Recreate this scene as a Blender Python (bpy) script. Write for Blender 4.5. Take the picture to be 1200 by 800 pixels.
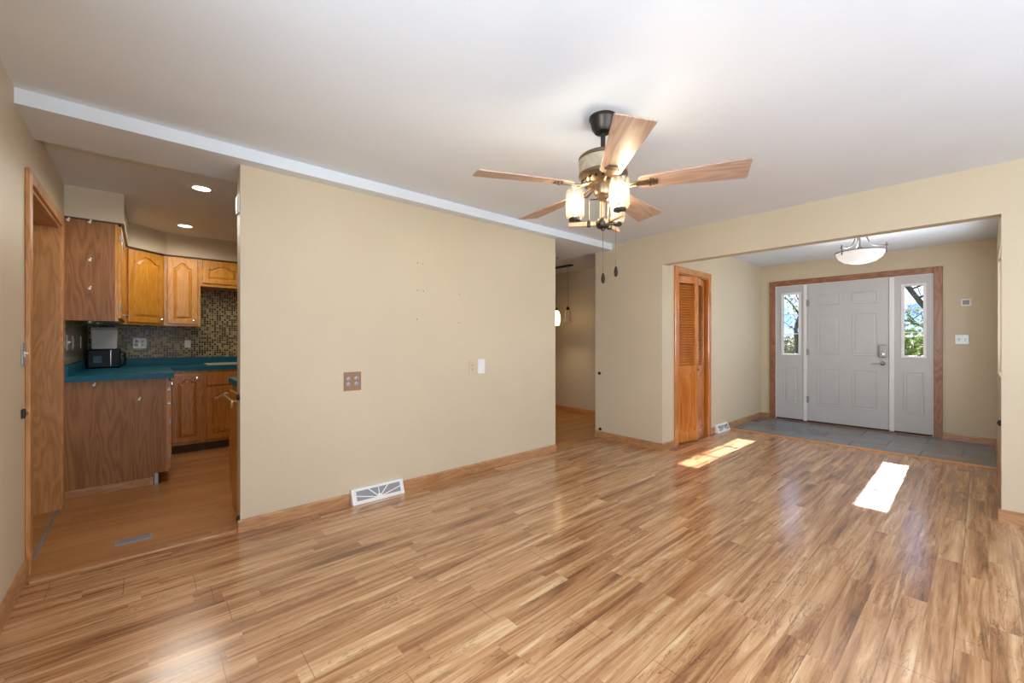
import bpy, bmesh, math, random
from mathutils import Vector, Matrix

for o in list(bpy.data.objects):
    bpy.data.objects.remove(o, do_unlink=True)
SC = bpy.context.scene
COL = SC.collection
PI = math.pi
random.seed(7)

# ------------------------------------------------------------------ camera
cam_d = bpy.data.cameras.new('camera')
cam_d.sensor_fit = 'HORIZONTAL'
cam_d.sensor_width = 36.0
cam_d.lens = 36.0 * 487.5 / 1200.0
cam_d.clip_start = 0.02
cam = bpy.data.objects.new('camera', cam_d)
cam.location = (0, 0, 1.22)
cam.rotation_euler = (PI / 2, 0, math.radians(48.58 - 90))
COL.objects.link(cam)
SC.camera = cam

# ------------------------------------------------------------------ render look
vs = SC.view_settings
SC.display_settings.display_device = 'sRGB'
vs.view_transform = 'Standard'
vs.look = 'None'
vs.gamma = 1.0
vs.use_curve_mapping = False
vs.exposure = 0.0
cy = SC.cycles
cy.use_denoising = True
cy.max_bounces = 12
cy.diffuse_bounces = 7
cy.glossy_bounces = 4
cy.transmission_bounces = 8
cy.transparent_max_bounces = 16
cy.caustics_reflective = False
cy.caustics_refractive = False
cy.sample_clamp_indirect = 6.0
cy.use_light_tree = False

# ------------------------------------------------------------------ light levels
SUN_E = 30.0
SKY_E = 2.2
WIN_RIGHT_W = 68.0
WIN_LEFT_W = 86.0
CEILING_FILL_W = 38.0
DOWNLIGHT_W = 48.0
BOWL_W = 14.0
ENTRY_FILL_W = 32.0
PENDANT_W = 22.0
BULB_E = 140.0

# sun: through the sidelights on to the floor
sun_d = bpy.data.lights.new('sun', 'SUN')
sun_d.energy = SUN_E
sun_d.angle = math.radians(0.5)
sun_d.color = (1.0, 0.97, 0.93)
sun = bpy.data.objects.new('sun', sun_d)
sun.rotation_euler = Vector((-1, -0.014, -0.547)).to_track_quat('-Z', 'Y').to_euler()
sun.location = (20, 0, 12)
COL.objects.link(sun)

def area(name, loc, direction, sx, sy, watts, color):
    d = bpy.data.lights.new(name, 'AREA')
    d.shape = 'RECTANGLE'
    d.size = sx
    d.size_y = sy
    d.energy = watts
    d.color = color
    o = bpy.data.objects.new(name, d)
    o.location = loc
    o.rotation_euler = Vector(direction).to_track_quat('-Z', 'Z').to_euler()
    COL.objects.link(o)
    return o

# daylight coming in through windows assumed behind the camera
area('daylight_right_window', (1.6, -2.2, 1.42), (0, 1, 0), 3.4, 1.45, WIN_RIGHT_W, (0.80, 0.91, 1.0))
area('daylight_left_window', (-0.72, 0.1, 1.45), (1, 0, 0), 1.55, 1.3, WIN_LEFT_W, (0.80, 0.91, 1.0))

area('entry_fill', (6.0, -0.36, 1.5), (0, 1, 0), 1.4, 1.15, ENTRY_FILL_W, (0.90, 0.95, 1.0))  # added lamp to brighten the entry through an invented window
# added lamps aimed upward to brighten the ceiling; no lit ground stands outside
area('ceiling_fill_right', (1.6, -2.25, 1.0), (0, 1, 0.75), 3.3, 0.5, CEILING_FILL_W, (0.80, 0.91, 1.0))
area('ceiling_fill_left', (-0.75, 0.1, 1.05), (1, 0, 0.75), 1.5, 0.5, CEILING_FILL_W * 0.4, (0.80, 0.91, 1.0))

# ------------------------------------------------------------------ node helpers
class NT:
    def __init__(self, tree):
        self.t = tree
        self.n = tree.nodes
        self.l = tree.links
    def new(self, kind, **kw):
        nd = self.n.new(kind)
        for k, v in kw.items():
            setattr(nd, k, v)
        return nd
    def put(self, sock, v):
        if isinstance(v, bpy.types.NodeSocket):
            self.l.new(v, sock)
        elif v is not None:
            if sock.type == 'RGBA' and not hasattr(v, '__len__'):
                v = (v, v, v, 1)
            if sock.type == 'RGBA' and len(v) == 3:
                v = (*v, 1)
            sock.default_value = v
    def m(self, op, a, b=None, c=None):
        nd = self.new('ShaderNodeMath', operation=op)
        self.put(nd.inputs[0], a)
        if b is not None: self.put(nd.inputs[1], b)
        if c is not None: self.put(nd.inputs[2], c)
        return nd.outputs[0]
    def obj(self):
        return self.new('ShaderNodeTexCoord').outputs['Object']
    def sep(self, v):
        nd = self.new('ShaderNodeSeparateXYZ')
        self.l.new(v, nd.inputs[0])
        return nd.outputs
    def comb(self, x, y, z):
        nd = self.new('ShaderNodeCombineXYZ')
        for i, v in enumerate((x, y, z)):
            self.put(nd.inputs[i], v)
        return nd.outputs[0]
    def noise(self, vec, scale, detail=3, rough=0.55, dist=0.0):
        nd = self.new('ShaderNodeTexNoise')
        self.l.new(vec, nd.inputs['Vector'])
        nd.inputs['Scale'].default_value = scale
        nd.inputs['Detail'].default_value = detail
        nd.inputs['Roughness'].default_value = rough
        nd.inputs['Distortion'].default_value = dist
        return nd.outputs['Fac']
    def white(self, vec):
        nd = self.new('ShaderNodeTexWhiteNoise', noise_dimensions='3D')
        self.l.new(vec, nd.inputs['Vector'])
        return nd.outputs['Value']
    def ramp(self, fac, stops, interp='LINEAR'):
        nd = self.new('ShaderNodeValToRGB')
        cr = nd.color_ramp
        cr.interpolation = interp
        while len(cr.elements) < len(stops):
            cr.elements.new(0.5)
        for e, (p, c) in zip(cr.elements, stops):
            e.position = p
            e.color = (*c, 1) if len(c) == 3 else c
        self.l.new(fac, nd.inputs[0])
        return nd.outputs['Color']
    def mix(self, fac, a, b, mode='MIX'):
        nd = self.new('ShaderNodeMix', data_type='RGBA', blend_type=mode)
        self.put(nd.inputs[0], fac)
        self.put(nd.inputs[6], a)
        self.put(nd.inputs[7], b)
        return nd.outputs[2]
    def bump(self, h, strength, dist=0.002):
        nd = self.new('ShaderNodeBump')
        nd.inputs['Strength'].default_value = strength
        nd.inputs['Distance'].default_value = dist
        self.l.new(h, nd.inputs['Height'])
        return nd.outputs[0]

def lin(r, g, b):
    f = lambda c: (c / 255 / 12.92) if c / 255 <= 0.04045 else ((c / 255 + 0.055) / 1.055) ** 2.4
    return (f(r), f(g), f(b))

def new_mat(name):
    m = bpy.data.materials.new(name)
    m.use_nodes = True
    nt = NT(m.node_tree)
    b = m.node_tree.nodes['Principled BSDF']
    return m, nt, b

def plain(name, col, rough=0.5, metal=0.0, spec=0.5, var=0.05, vscale=6.0, bump=0.0, bscale=60.0, emit=None, estr=0.0, coat=0.0):
    m, nt, b = new_mat(name)
    v = nt.obj()
    f = nt.noise(v, vscale, 4)
    lo = tuple(max(0, c * (1 - var)) for c in col)
    hi = tuple(min(1, c * (1 + var)) for c in col)
    nt.put(b.inputs['Base Color'], nt.ramp(f, [(0.3, lo), (0.7, hi)]))
    b.inputs['Roughness'].default_value = rough
    b.inputs['Metallic'].default_value = metal
    b.inputs['Specular IOR Level'].default_value = spec
    b.inputs['Coat Weight'].default_value = coat
    if bump:
        nt.put(b.inputs['Normal'], nt.bump(nt.noise(v, bscale, 3), bump))
    if emit:
        b.inputs['Emission Color'].default_value = (*emit, 1)
        b.inputs['Emission Strength'].default_value = estr
    return m

def wood(name, dark, mid, light, axis='z', rough=0.35, scale=1.0, figure=1.0, coat=0.15, stretch=1.0):
    """straight-grained timber with cathedral figure along one axis"""
    m, nt, b = new_mat(name)
    x, y, z = nt.sep(nt.obj())
    long_, a, c = {'x': (x, y, z), 'y': (y, x, z), 'z': (z, x, y)}[axis]
    across = nt.m('ADD', a, nt.m('MULTIPLY', c, 0.83))
    v = nt.comb(nt.m('MULTIPLY', long_, 1.6 * scale / stretch), nt.m('MULTIPLY', across, 9.0 * scale), nt.m('MULTIPLY', c, 2.0))
    warp = nt.noise(v, 1.0, 2, 0.5, 0.6)
    rings = nt.m('FRACT', nt.m('MULTIPLY', warp, 9.0 * figure))
    rings = nt.m('ABSOLUTE', nt.m('SUBTRACT', rings, 0.5))
    pores = nt.noise(nt.comb(nt.m('MULTIPLY', long_, 6.0), nt.m('MULTIPLY', across, 190.0), nt.m('MULTIPLY', c, 90.0)), 1.0, 3, 0.7)
    broad = nt.noise(nt.comb(nt.m('MULTIPLY', long_, 0.8), nt.m('MULTIPLY', across, 5.0), c), 1.0, 2)
    k = nt.m('ADD', nt.m('MULTIPLY', rings, 0.75), nt.m('ADD', nt.m('MULTIPLY', pores, 0.45), nt.m('MULTIPLY', broad, 0.4)))
    nt.put(b.inputs['Base Color'], nt.ramp(nt.m('MULTIPLY', k, 0.85), [(0.22, dark), (0.48, mid), (0.75, light)]))
    b.inputs['Roughness'].default_value = rough
    b.inputs['Coat Weight'].default_value = coat
    b.inputs['Coat Roughness'].default_value = 0.25
    nt.put(b.inputs['Normal'], nt.bump(pores, 0.12, 0.001))
    return m

def wall_paint(name, col, rough=0.5):
    m, nt, b = new_mat(name)
    v = nt.obj()
    big = nt.noise(v, 1.3, 3)
    c = nt.ramp(big, [(0.3, tuple(k * 0.97 for k in col)), (0.7, tuple(min(1, k * 1.03) for k in col))])
    nt.put(b.inputs['Base Color'], c)
    b.inputs['Roughness'].default_value = rough
    b.inputs['Specular IOR Level'].default_value = 0.4
    st = nt.m('ADD', nt.noise(v, 26, 4, 0.6), nt.m('MULTIPLY', nt.noise(v, 4, 2), 0.6))
    nt.put(b.inputs['Normal'], nt.bump(st, 0.18, 0.006))
    return m

def laminate(name):
    m, nt, b = new_mat(name)
    x, y, z = nt.sep(nt.obj())
    PW, PL = 0.19, 1.22
    vy = nt.m('DIVIDE', nt.m('ADD', y, 0.112), PW)
    row = nt.m('FLOOR', vy)
    roff = nt.white(nt.comb(row, 3.1, 7.7))
    ux = nt.m('ADD', nt.m('DIVIDE', x, PL), nt.m('MULTIPLY', roff, 5.0))
    colm = nt.m('FLOOR', ux)
    # printed strips inside each plank
    sy = nt.m('MULTIPLY', vy, 2.0)
    srow = nt.m('FLOOR', sy)
    soff = nt.white(nt.comb(srow, 9.3, 1.7))
    su = nt.m('ADD', nt.m('DIVIDE', x, 0.80), nt.m('MULTIPLY', soff, 5.0))
    scol = nt.m('FLOOR', su)
    sid = nt.white(nt.comb(srow, scol, 5.5))
    sid2 = nt.white(nt.comb(scol, srow, 15.5))
    off = nt.m('MULTIPLY', sid, 37.0)
    off2 = nt.m('MULTIPLY', sid2, 19.0)
    # broad heartwood / sapwood bands along the board
    v = nt.comb(nt.m('ADD', nt.m('MULTIPLY', x, 0.75), off), nt.m('ADD', nt.m('MULTIPLY', y, 12.0), off2), off)
    n1 = nt.noise(v, 1.0, 6, 0.66, 1.3)
    # fine streaks
    v2 = nt.comb(nt.m('ADD', nt.m('MULTIPLY', x, 2.2), off), nt.m('ADD', nt.m('MULTIPLY', y, 55.0), off2), off)
    fine = nt.noise(v2, 1.0, 4, 0.65, 0.4)
    k = nt.m('ADD', nt.m('MULTIPLY', n1, 0.74), nt.m('MULTIPLY', fine, 0.26))
    k = nt.m('ADD', k, nt.m('MULTIPLY', nt.m('SUBTRACT', sid2, 0.5), 0.05))
    base = nt.ramp(k, [(0.34, (0.165, 0.066, 0.025)), (0.43, (0.36, 0.168, 0.069)), (0.50, (0.50, 0.264, 0.120)), (0.57, (0.62, 0.365, 0.185)), (0.65, (0.77, 0.53, 0.315))])
    tint = nt.ramp(sid, [(0.0, (0.90, 0.87, 0.84)), (0.5, (1.0, 0.98, 0.96)), (1.0, (1.07, 1.09, 1.12))])
    c = nt.mix(1.0, base, tint, 'MULTIPLY')
    # spalting: thin dark wandering lines and brown stains, in places
    n2 = nt.noise(nt.comb(nt.m('ADD', nt.m('MULTIPLY', x, 1.7), off), nt.m('ADD', nt.m('MULTIPLY', y, 13.0), off), 3.0), 1.0, 4, 0.64, 2.2)
    ln_ = nt.m('ABSOLUTE', nt.m('SUBTRACT', n2, 0.55))
    lmask = nt.m('SUBTRACT', 1.0, nt.m('MINIMUM', nt.m('DIVIDE', ln_, 0.020), 1.0))
    patch = nt.noise(nt.comb(nt.m('ADD', nt.m('MULTIPLY', x, 1.1), off2), nt.m('MULTIPLY', y, 5.0), 9.0), 1.0, 2)
    pm = nt.m('MINIMUM', nt.m('MAXIMUM', nt.m('MULTIPLY', nt.m('SUBTRACT', patch, 0.42), 8.0), 0.0), 1.0)
    c = nt.mix(nt.m('MULTIPLY', nt.m('MULTIPLY', lmask, pm), 0.75), c, (0.10, 0.042, 0.018))
    sk = nt.noise(nt.comb(nt.m('ADD', nt.m('MULTIPLY', x, 1.9), off2), nt.m('ADD', nt.m('MULTIPLY', y, 42.0), off), 1.0), 1.0, 3, 0.6, 0.7)
    skm = nt.m('MINIMUM', nt.m('MAXIMUM', nt.m('MULTIPLY', nt.m('SUBTRACT', sk, 0.62), 12.0), 0.0), 1.0)
    c = nt.mix(nt.m('MULTIPLY', skm, 0.65), c, (0.16, 0.068, 0.026))
    stain = nt.m('MINIMUM', nt.m('MAXIMUM', nt.m('MULTIPLY', nt.m('SUBTRACT', n2, 0.60), 9.0), 0.0), 1.0)
    c = nt.mix(nt.m('MULTIPLY', nt.m('MULTIPLY', stain, pm), 0.55), c, (0.19, 0.085, 0.036))
    # joints
    fy = nt.m('FRACT', vy)
    jy = nt.m('LESS_THAN', nt.m('MINIMUM', fy, nt.m('SUBTRACT', 1.0, fy)), 0.0065)
    fx = nt.m('FRACT', ux)
    jx = nt.m('LESS_THAN', nt.m('MINIMUM', fx, nt.m('SUBTRACT', 1.0, fx)), 0.0012)
    j = nt.m('MAXIMUM', jy, jx)
    c = nt.mix(nt.m('MULTIPLY', j, 0.65), c, (0.10, 0.05, 0.025))
    nt.put(b.inputs['Base Color'], c)
    nt.put(b.inputs['Roughness'], nt.m('ADD', 0.17, nt.m('MULTIPLY', n1, 0.13)))
    b.inputs['Specular IOR Level'].default_value = 0.55
    b.inputs['Coat Weight'].default_value = 0.55
    b.inputs['Coat Roughness'].default_value = 0.15
    h = nt.m('ADD', nt.m('MULTIPLY', j, -1.0), nt.m('ADD', nt.m('MULTIPLY', nt.noise(nt.obj(), 2.2, 2), 1.2), nt.m('MULTIPLY', fine, 0.12)))
    nt.put(b.inputs['Normal'], nt.bump(h, 0.18, 0.003))
    return m

def vinyl(name):
    m, nt, b = new_mat(name)
    x, y, z = nt.sep(nt.obj())
    row = nt.m('FLOOR', nt.m('DIVIDE', y, 0.10))
    ro = nt.white(nt.comb(row, 2.2, 0.5))
    colm = nt.m('FLOOR', nt.m('ADD', nt.m('DIVIDE', x, 0.9), nt.m('MULTIPLY', ro, 4)))
    pid = nt.white(nt.comb(row, colm, 1.0))
    g = nt.noise(nt.comb(nt.m('ADD', nt.m('MULTIPLY', x, 2.0), nt.m('MULTIPLY', pid, 9)), nt.m('MULTIPLY', y, 26.0), 0.0), 1.0, 4, 0.6, 0.4)
    k = nt.m('ADD', nt.m('MULTIPLY', g, 0.7), nt.m('MULTIPLY', pid, 0.3))
    nt.put(b.inputs['Base Color'], nt.ramp(k, [(0.25, (0.31, 0.130, 0.036)), (0.5, (0.43, 0.190, 0.058)), (0.8, (0.52, 0.255, 0.088))]))
    b.inputs['Roughness'].default_value = 0.38
    return m

def slate(name):
    m, nt, b = new_mat(name)
    x, y, z = nt.sep(nt.obj())
    T = 0.43
    ty = nt.m('DIVIDE', nt.m('ADD', y, 0.15), T * 1.4)
    tx = nt.m('DIVIDE', nt.m('SUBTRACT', x, 6.10), T)
    cx_ = nt.m('FLOOR', tx)
    ty = nt.m('ADD', ty, nt.m('MULTIPLY', cx_, 0.5))
    cid = nt.white(nt.comb(cx_, nt.m('FLOOR', ty), 2.0))
    n = nt.noise(nt.comb(nt.m('MULTIPLY', x, 3.0), nt.m('MULTIPLY', y, 1.2), nt.m('MULTIPLY', cid, 11)), 2.2, 5, 0.6, 0.6)
    k = nt.m('ADD', nt.m('MULTIPLY', n, 0.75), nt.m('MULTIPLY', cid, 0.25))
    c = nt.ramp(k, [(0.25, (0.085, 0.098, 0.125)), (0.42, (0.14, 0.165, 0.21)), (0.55, (0.19, 0.205, 0.225)), (0.68, (0.24, 0.20, 0.165)), (0.8, (0.24, 0.26, 0.29))])
    fx = nt.m('FRACT', tx); fy = nt.m('FRACT', ty)
    e = nt.m('MINIMUM', nt.m('MINIMUM', fx, nt.m('SUBTRACT', 1.0, fx)), nt.m('MINIMUM', fy, nt.m('SUBTRACT', 1.0, fy)))
    g = nt.m('LESS_THAN', e, 0.008)
    c = nt.mix(nt.m('MULTIPLY', g, 0.8), c, (0.07, 0.07, 0.07))
    nt.put(b.inputs['Base Color'], c)
    b.inputs['Roughness'].default_value = 0.26
    nt.put(b.inputs['Normal'], nt.bump(nt.m('SUBTRACT', n, g), 0.25, 0.004))
    return m

def mosaic(name):
    m, nt, b = new_mat(name)
    x, y, z = nt.sep(nt.obj())
    T = 0.0255
    u = nt.m('DIVIDE', nt.m('ADD', x, y), T)
    w = nt.m('DIVIDE', z, T)
    cu, cw = nt.m('FLOOR', u), nt.m('FLOOR', w)
    r = nt.white(nt.comb(cu, cw, 4.0))
    c = nt.ramp(r, [(0.0, (0.010, 0.007, 0.006)), (0.42, (0.035, 0.020, 0.012)), (0.50, (0.15, 0.090, 0.040)), (0.62, (0.30, 0.21, 0.10)), (0.88, (0.38, 0.29, 0.15))], 'CONSTANT')
    fu, fw = nt.m('FRACT', u), nt.m('FRACT', w)
    e = nt.m('MINIMUM', nt.m('MINIMUM', fu, nt.m('SUBTRACT', 1.0, fu)), nt.m('MINIMUM', fw, nt.m('SUBTRACT', 1.0, fw)))
    g = nt.m('LESS_THAN', e, 0.10)
    c = nt.mix(g, c, (0.40, 0.32, 0.19))
    nt.put(b.inputs['Base Color'], c)
    nt.put(b.inputs['Roughness'], nt.m('ADD', 0.30, nt.m('MULTIPLY', g, 0.5)))
    b.inputs['Specular IOR Level'].default_value = 0.3
    nt.put(b.inputs['Normal'], nt.bump(nt.m('SUBTRACT', 1.0, g), 0.3, 0.001))
    return m

def glass_pane(name, tint=(1, 1, 1), gloss=0.06):
    m = bpy.data.materials.new(name)
    m.use_nodes = True
    nt = NT(m.node_tree)
    nt.n.remove(nt.n['Principled BSDF'])
    out = nt.n['Material Output']
    tr = nt.new('ShaderNodeBsdfTransparent'); tr.inputs[0].default_value = (*tint, 1)
    gl = nt.new('ShaderNodeBsdfGlossy'); gl.inputs['Roughness'].default_value = 0.03
    mx = nt.new('ShaderNodeMixShader'); mx.inputs[0].default_value = gloss
    nt.l.new(tr.outputs[0], mx.inputs[1]); nt.l.new(gl.outputs[0], mx.inputs[2])
    nt.l.new(mx.outputs[0], out.inputs[0])
    return m

def frosted(name, col, clear=0.5, emit=0.0, ecol=(1, .8, .6), dense=1.0):
    m = bpy.data.materials.new(name)
    m.use_nodes = True
    nt = NT(m.node_tree)
    nt.n.remove(nt.n['Principled BSDF'])
    out = nt.n['Material Output']
    tr = nt.new('ShaderNodeBsdfTransparent'); tr.inputs[0].default_value = (*col, 1)
    tl = nt.new('ShaderNodeBsdfTranslucent'); tl.inputs[0].default_value = (*[k * dense for k in col], 1)
    df = nt.new('ShaderNodeBsdfDiffuse'); df.inputs[0].default_value = (*col, 1)
    gl = nt.new('ShaderNodeBsdfGlossy'); gl.inputs['Roughness'].default_value = 0.12
    m1 = nt.new('ShaderNodeMixShader'); m1.inputs[0].default_value = 0.45
    nt.l.new(tl.outputs[0], m1.inputs[1]); nt.l.new(df.outputs[0], m1.inputs[2])
    m2 = nt.new('ShaderNodeMixShader'); m2.inputs[0].default_value = clear
    nt.l.new(m1.outputs[0], m2.inputs[1]); nt.l.new(tr.outputs[0], m2.inputs[2])
    m3 = nt.new('ShaderNodeMixShader'); m3.inputs[0].default_value = 0.06
    nt.l.new(m2.outputs[0], m3.inputs[1]); nt.l.new(gl.outputs[0], m3.inputs[2])
    last = m3.outputs[0]
    if emit:
        em = nt.new('ShaderNodeEmission'); em.inputs[0].default_value = (*ecol, 1); em.inputs[1].default_value = emit
        ad = nt.new('ShaderNodeAddShader')
        nt.l.new(last, ad.inputs[0]); nt.l.new(em.outputs[0], ad.inputs[1])
        last = ad.outputs[0]
    nt.l.new(last, out.inputs[0])
    return m

def emitter(name, col, strength):
    m = bpy.data.materials.new(name)
    m.use_nodes = True
    nt = NT(m.node_tree)
    nt.n.remove(nt.n['Principled BSDF'])
    em = nt.new('ShaderNodeEmission'); em.inputs[0].default_value = (*col, 1); em.inputs[1].default_value = strength
    nt.l.new(em.outputs[0], nt.n['Material Output'].inputs[0])
    return m

def leafy(name, cols, scale=3.0, transl=0.4):
    m = bpy.data.materials.new(name)
    m.use_nodes = True
    nt = NT(m.node_tree)
    nt.n.remove(nt.n['Principled BSDF'])
    v = nt.obj()
    c = nt.ramp(nt.noise(v, scale, 3, 0.7), [(0.3, cols[0]), (0.5, cols[1]), (0.7, cols[2])])
    df = nt.new('ShaderNodeBsdfDiffuse'); nt.l.new(c, df.inputs[0])
    tl = nt.new('ShaderNodeBsdfTranslucent'); nt.l.new(c, tl.inputs[0])
    mx = nt.new('ShaderNodeMixShader'); mx.inputs[0].default_value = transl
    nt.l.new(df.outputs[0], mx.inputs[1]); nt.l.new(tl.outputs[0], mx.inputs[2])
    nt.l.new(mx.outputs[0], nt.n['Material Output'].inputs[0])
    return m

# ------------------------------------------------------------------ world: blue sky with broken white cloud
W = bpy.data.worlds.new('world')
SC.world = W
W.use_nodes = True
wt = NT(W.node_tree)
wv = wt.new('ShaderNodeTexCoord').outputs['Generated']
wx, wy, wz = wt.sep(wv)
up = wt.m('MAXIMUM', wz, 0.0)
blue = wt.ramp(up, [(0.0, (0.52, 0.68, 0.95)), (0.05, (0.26, 0.46, 0.86)), (0.12, (0.13, 0.31, 0.74)), (1.0, (0.08, 0.22, 0.62))])
cl = wt.noise(wt.comb(wx, wy, wt.m('MULTIPLY', wz, 3.2)), 5.5, 6, 0.6, 0.3)
cl = wt.m('MINIMUM', wt.m('MAXIMUM', wt.m('MULTIPLY', wt.m('SUBTRACT', cl, 0.47), 8.0), 0.0), 1.0)
sky = wt.mix(cl, blue, (1.05, 1.05, 1.08))
bg = W.node_tree.nodes['Background']
wt.put(bg.inputs['Color'], sky)
bg.inputs['Strength'].default_value = SKY_E

# ------------------------------------------------------------------ materials
M = {}
M['wall'] = wall_paint('beige_paint', (0.605, 0.518, 0.372))
M['ceil'] = wall_paint('ceiling_white', (0.745, 0.81, 0.885), 0.7)
M['laminate'] = laminate('spalted_laminate')
M['vinyl'] = vinyl('brown_plank_vinyl')
M['slate'] = slate('slate_tile')
M['mosaic'] = mosaic('glass_mosaic')
M['base'] = wood('baseboard_oak', (0.29, 0.130, 0.048), (0.41, 0.200, 0.080), (0.52, 0.285, 0.13), 'x')
M['basey'] = wood('baseboard_oak_y', (0.29, 0.130, 0.048), (0.41, 0.200, 0.080), (0.52, 0.285, 0.13), 'y')
M['trim'] = wood('trim_honey', (0.36, 0.15, 0.042), (0.49, 0.22, 0.068), (0.60, 0.30, 0.11), 'z')
M['trimy'] = wood('trim_honey_y', (0.36, 0.15, 0.042), (0.49, 0.22, 0.068), (0.60, 0.30, 0.11), 'y')
M['trimx'] = wood('trim_honey_x', (0.36, 0.15, 0.042), (0.49, 0.22, 0.068), (0.60, 0.30, 0.11), 'x')
M['bifold'] = wood('bifold_pine', (0.36, 0.096, 0.010), (0.51, 0.155, 0.019), (0.62, 0.215, 0.035), 'z', 0.25, 1.0, 0.7, 1.0, 2.0)
M['bifold'].node_tree.nodes['Principled BSDF'].inputs['Coat Roughness'].default_value = 0.13
M['knobwood'] = plain('dark_walnut', (0.026, 0.014, 0.008), 0.7, spec=0.2)
M['casing'] = wood('casing_red_oak', (0.15, 0.058, 0.028), (0.26, 0.105, 0.050), (0.35, 0.16, 0.085), 'z')
M['casingy'] = wood('casing_red_oak_y', (0.15, 0.058, 0.028), (0.26, 0.105, 0.050), (0.35, 0.16, 0.085), 'y')
M['oak'] = wood('golden_oak', (0.40, 0.155, 0.016), (0.55, 0.235, 0.028), (0.64, 0.31, 0.05), 'z', 0.3)
M['oak_shaded'] = wood('oak_base_shaded', (0.28, 0.095, 0.013), (0.41, 0.150, 0.022), (0.50, 0.21, 0.038), 'z', 0.3)  # same timber as golden oak, darkened in colour for shade under the counter
M['oakx'] = wood('golden_oak_x', (0.40, 0.155, 0.016), (0.55, 0.235, 0.028), (0.64, 0.31, 0.05), 'x', 0.3)
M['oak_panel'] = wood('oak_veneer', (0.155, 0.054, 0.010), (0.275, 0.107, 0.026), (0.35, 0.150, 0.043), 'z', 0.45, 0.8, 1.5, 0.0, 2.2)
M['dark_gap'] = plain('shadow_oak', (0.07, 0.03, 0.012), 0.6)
M['teal'] = plain('teal_laminate', (0.002, 0.105, 0.165), 0.42, spec=0.25, var=0.06, vscale=40)
M['white'] = plain('white_enamel', (0.78, 0.78, 0.77), 0.35)
M['door_white'] = plain('door_white', (0.52, 0.52, 0.52), 0.45, var=0.03, bump=0.05, bscale=40)
M['almond'] = plain('almond_plastic', (0.60, 0.50, 0.36), 0.4)
M['brownplate'] = plain('brown_plate', (0.30, 0.165, 0.095), 0.5)
M['greyplate'] = plain('grey_plate', (0.33, 0.33, 0.34), 0.35, 0.4)
M['nickel'] = plain('satin_nickel', (0.34, 0.33, 0.31), 0.38, 0.9)
M['chrome'] = plain('chrome', (0.75, 0.75, 0.76), 0.12, 1.0)
M['bronze'] = plain('dark_bronze', (0.050, 0.040, 0.035), 0.38, 0.75)
M['bronze2'] = plain('aged_bronze', (0.20, 0.145, 0.095), 0.32, 0.85)
M['pewter'] = plain('dark_pewter', (0.13, 0.13, 0.135), 0.5, 0.5)
M['black'] = plain('black_plastic', (0.008, 0.008, 0.010), 0.45, spec=0.25)
M['blackrub'] = plain('black_rubber', (0.012, 0.011, 0.010), 0.7)
M['lcd'] = plain('dark_screen', (0.015, 0.05, 0.085), 0.15)
M['reservoir'] = plain('smoked_plastic', (0.58, 0.55, 0.50), 0.4)
M['brass'] = plain('worn_brass', (0.50, 0.36, 0.18), 0.35, 0.9)
M['grille'] = plain('grey_grille', (0.25, 0.25, 0.26), 0.5, 0.3)
M['dark'] = plain('dark_void', (0.01, 0.01, 0.01), 0.8)
M['bandwood'] = plain('band_driftwood', (0.40, 0.33, 0.23), 0.5, var=0.2, vscale=25)
M['blade'] = wood('blade_walnut', (0.29, 0.180, 0.130), (0.40, 0.270, 0.205), (0.50, 0.360, 0.285), 'x', 0.38, 1.3, 0.8, 0.1, 1.6)
M['armwood'] = wood('arm_wood', (0.40, 0.26, 0.13), (0.52, 0.36, 0.19), (0.60, 0.44, 0.26), 'x', 0.45)
M['shade'] = frosted('seeded_glass', (0.97, 0.92, 0.85), 0.965)
M['bulb'] = emitter('bulb_warm', (1.0, 0.85, 0.66), BULB_E)
M['bowl'] = frosted('alabaster_bowl', (0.90, 0.90, 0.90), 0.0, dense=1.0)
M['pend_on'] = frosted('pendant_lit_glass', (1.0, 0.93, 0.80), 0.05, 1.6, (1.0, 0.88, 0.66))
M['pend_off'] = frosted('pendant_glass', (0.95, 0.88, 0.78), 0.3)
M['led'] = emitter('downlight_lens', (1.0, 0.92, 0.80), 6.0)
M['glass'] = glass_pane('window_glass', (1, 1, 1), 0.04)
M['bark'] = plain('bark', (0.045, 0.038, 0.032), 0.9, bump=0.4, bscale=30)
M['leaf'] = leafy('leaf_green', [(0.05, 0.10, 0.03), (0.13, 0.19, 0.05), (0.28, 0.30, 0.09)])
M['leaf2'] = leafy('leaf_olive', [(0.07, 0.09, 0.05), (0.16, 0.17, 0.09), (0.26, 0.26, 0.15)])
M['lawn'] = plain('lawn', (0.16, 0.20, 0.08), 0.9, var=0.4, vscale=3)
M['concrete'] = plain('concrete', (0.45, 0.44, 0.42), 0.8)
M['cord'] = plain('grey_cord', (0.20, 0.18, 0.16), 0.5)

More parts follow.
